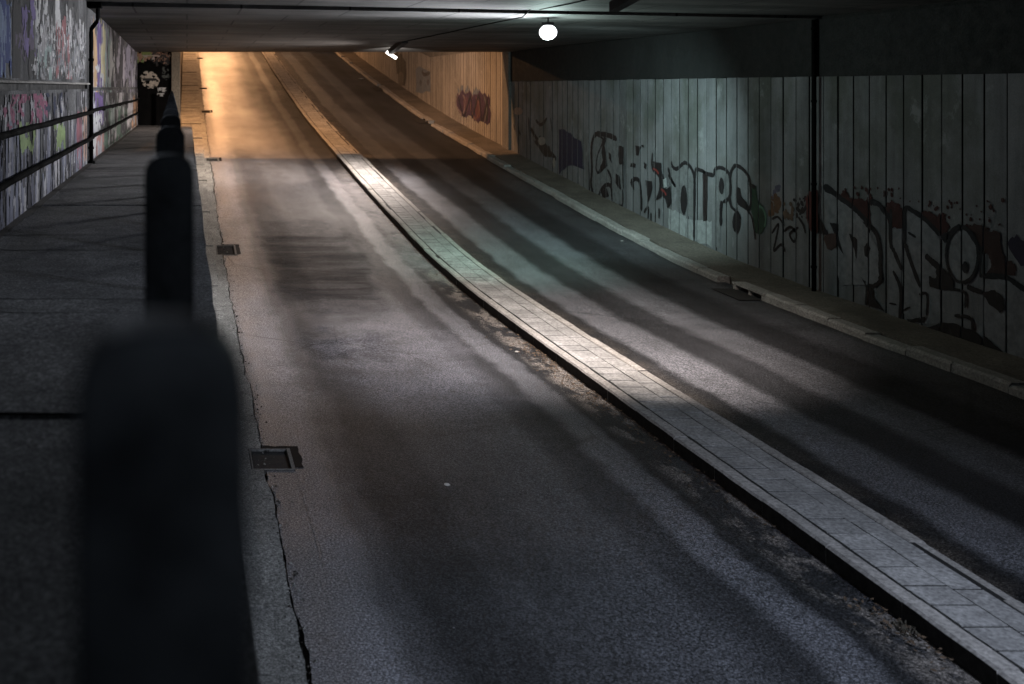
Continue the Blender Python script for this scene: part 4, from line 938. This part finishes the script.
# ------------------------------------------------------------------ litter, leaves, weeds
M_LEAF = plain('dry_leaves', (.075, .05, .03), .8, var=.6, nscale=20); M_PAPER = plain('dirty_paper', (.6, .58, .54), .8, var=.2)
lf = MB(); rl = random.Random(77)
for (yc, n, sp, xw) in ((13.6, 420, 1.4, .20), (15.2, 160, .6, .16), (7.55, 90, .28, .12), (11.6, 60, .8, .12), (20, 70, 2.5, .15), (9.9, 16, .5, .1), (32, 60, 1.5, .15)):
    for _ in range(n):
        x = 5.47-abs(rl.gauss(0, xw)); y = rl.gauss(yc, sp); s = rl.uniform(.008, .030); a = rl.random()*6.28; z = zr(y)+.008+rl.random()*.02
        c, sn = math.cos(a)*s, math.sin(a)*s; t = rl.uniform(-.4, .4)*s; u = rl.uniform(-.4, .6)*s
        lf.quad((x-c, y-sn, z+t), (x+sn*.5, y-c*.5, z+u), (x+c, y+sn, z-t*.2+s*.3), (x-sn*.5, y+c*.5, z+.2*u))
tag(lf.build('leaf_litter', [M_LEAF], fixn=False), 'dry leaves and grit gathered along the island kerb', 'leaf litter', kind='stuff')
gt = MB()
for _ in range(1500):
    y = rl.uniform(5.5, 40); x = crack_x(y)+rl.gauss(0, .05); s_ = abs(rl.gauss(0, .008))+.003; z = zr(y)+.008
    a = rl.random()*6.28; c, sn = math.cos(a)*s_, math.sin(a)*s_
    P = [(x-c, y-sn, z), (x+sn, y-c, z), (x+c, y+sn, z), (x-sn, y+c, z)]; n0 = len(gt.v); gt.v += P+[(x, y, z+s_*.9)]
    for i in range(4): gt.f.append((n0+i, n0+(i+1) % 4, n0+4)); gt.m.append(0 if rl.random() < .5 else 1)
tag(gt.build('gutter_grit', [M_DIRT, M_GUT], fixn=False), 'loose grit and mortar crumbs along the gutter crack', 'grit', kind='stuff')
def scrap(x, y, s, label, mat, seed):
    r = random.Random(seed); b = bmesh.new(); bmesh.ops.create_icosphere(b, subdivisions=2, radius=1)
    for v in b.verts: v.co = Vector((x+v.co.x*s*r.uniform(.7, 1.3), y+v.co.y*s*r.uniform(.8, 1.3), zr(y)+s*.16+v.co.z*s*.2*r.uniform(.6, 1.3)))
    m = MB(); m.bm(b); o = m.build('litter', [mat]); tag(o, label, 'litter'); return o
def onroad(px, py):
    d = 10.0
    for _ in range(60): d = (CAMZ-zr(d))*1000/(py-87) if py > 87.5 else d
    return ((px-187)*d/1000, d)
x, y = onroad(447, 485); scrap(x, y, .032, 'flat white scrap on the asphalt in the middle of the left lane', M_PAPER, 1)
x, y = onroad(622, 241); scrap(x, y, .035, 'small white scrap on the dark right lane below the graffiti letters', M_PAPER, 2)
x, y = onroad(517, 352); scrap(x, y, .035, 'pale stone in the gutter beside the traffic island', M_KERB, 3)
scrap(10.6, 60.8, .16, 'pale crumpled bag on the far right lane by the kerb', M_PAPER, 4)
scrap(11.6, 43.0, .055, 'tiny white scrap on the pavement outside the underpass', M_PAPER, 5)
wd = thing('weed', 'small dry weed growing at the foot of the island kerb, near right corner', 'weed', (5.42, 7.55, 0)); m = MB()
for k in range(34):
    a = rl.random()*6.28; l = rl.uniform(.02, .09); bx_, by = 5.41+rl.uniform(-.05, .05), 7.55+rl.uniform(-.1, .1); w = .006
    tip = (bx_+math.cos(a)*l*.8, by+math.sin(a)*l*.8, rl.uniform(.01, .05)); mid = (bx_+math.cos(a)*l*.4, by+math.sin(a)*l*.4, rl.uniform(.02, .06))
    m.quad((bx_-w, by, 0), (bx_+w, by, 0), (mid[0]+w, mid[1], mid[2]), (mid[0]-w, mid[1], mid[2])); m.poly([(mid[0]-w, mid[1], mid[2]), (mid[0]+w, mid[1], mid[2]), tip])
m.build('blades', [plain('dry_weed', (.035, .03, .02), .8)], wd, fixn=False)

# ------------------------------------------------------------------ sky, camera, render settings
w = bpy.data.worlds.new('World'); scene.world = w; w.use_nodes = True; nt = w.node_tree
bg = nt.nodes['Background']; sk = nt.nodes.new('ShaderNodeTexSky'); sk.sky_type = 'NISHITA'; sk.sun_disc = False; sk.sun_elevation = R(18.0); sk.sun_rotation = R(0)
nt.links.new(sk.outputs[0], bg.inputs['Color']); bg.inputs['Strength'].default_value = .01
cam = bpy.data.cameras.new('Camera'); co = bpy.data.objects.new('Camera', cam); COL.objects.link(co)
co.location = (0, 0, CAMZ); co.rotation_euler = (R(90), 0, 0)
cam.sensor_width = 36; cam.lens = 36*F/1024
cam.shift_x = (512-VPX)/1024; cam.shift_y = -(342-VPY)/1024
cam.clip_start = .05; cam.clip_end = 1500
cam.dof.use_dof = True; cam.dof.focus_distance = 15.0; cam.dof.aperture_fstop = 1.7
scene.camera = co
vs = scene.view_settings; vs.view_transform = 'Standard'; vs.look = 'None'; vs.exposure = 0; vs.gamma = 1; vs.use_curve_mapping = False
cy = scene.cycles; cy.use_denoising = True; cy.max_bounces = 5; cy.diffuse_bounces = 3; cy.sample_clamp_indirect = 4
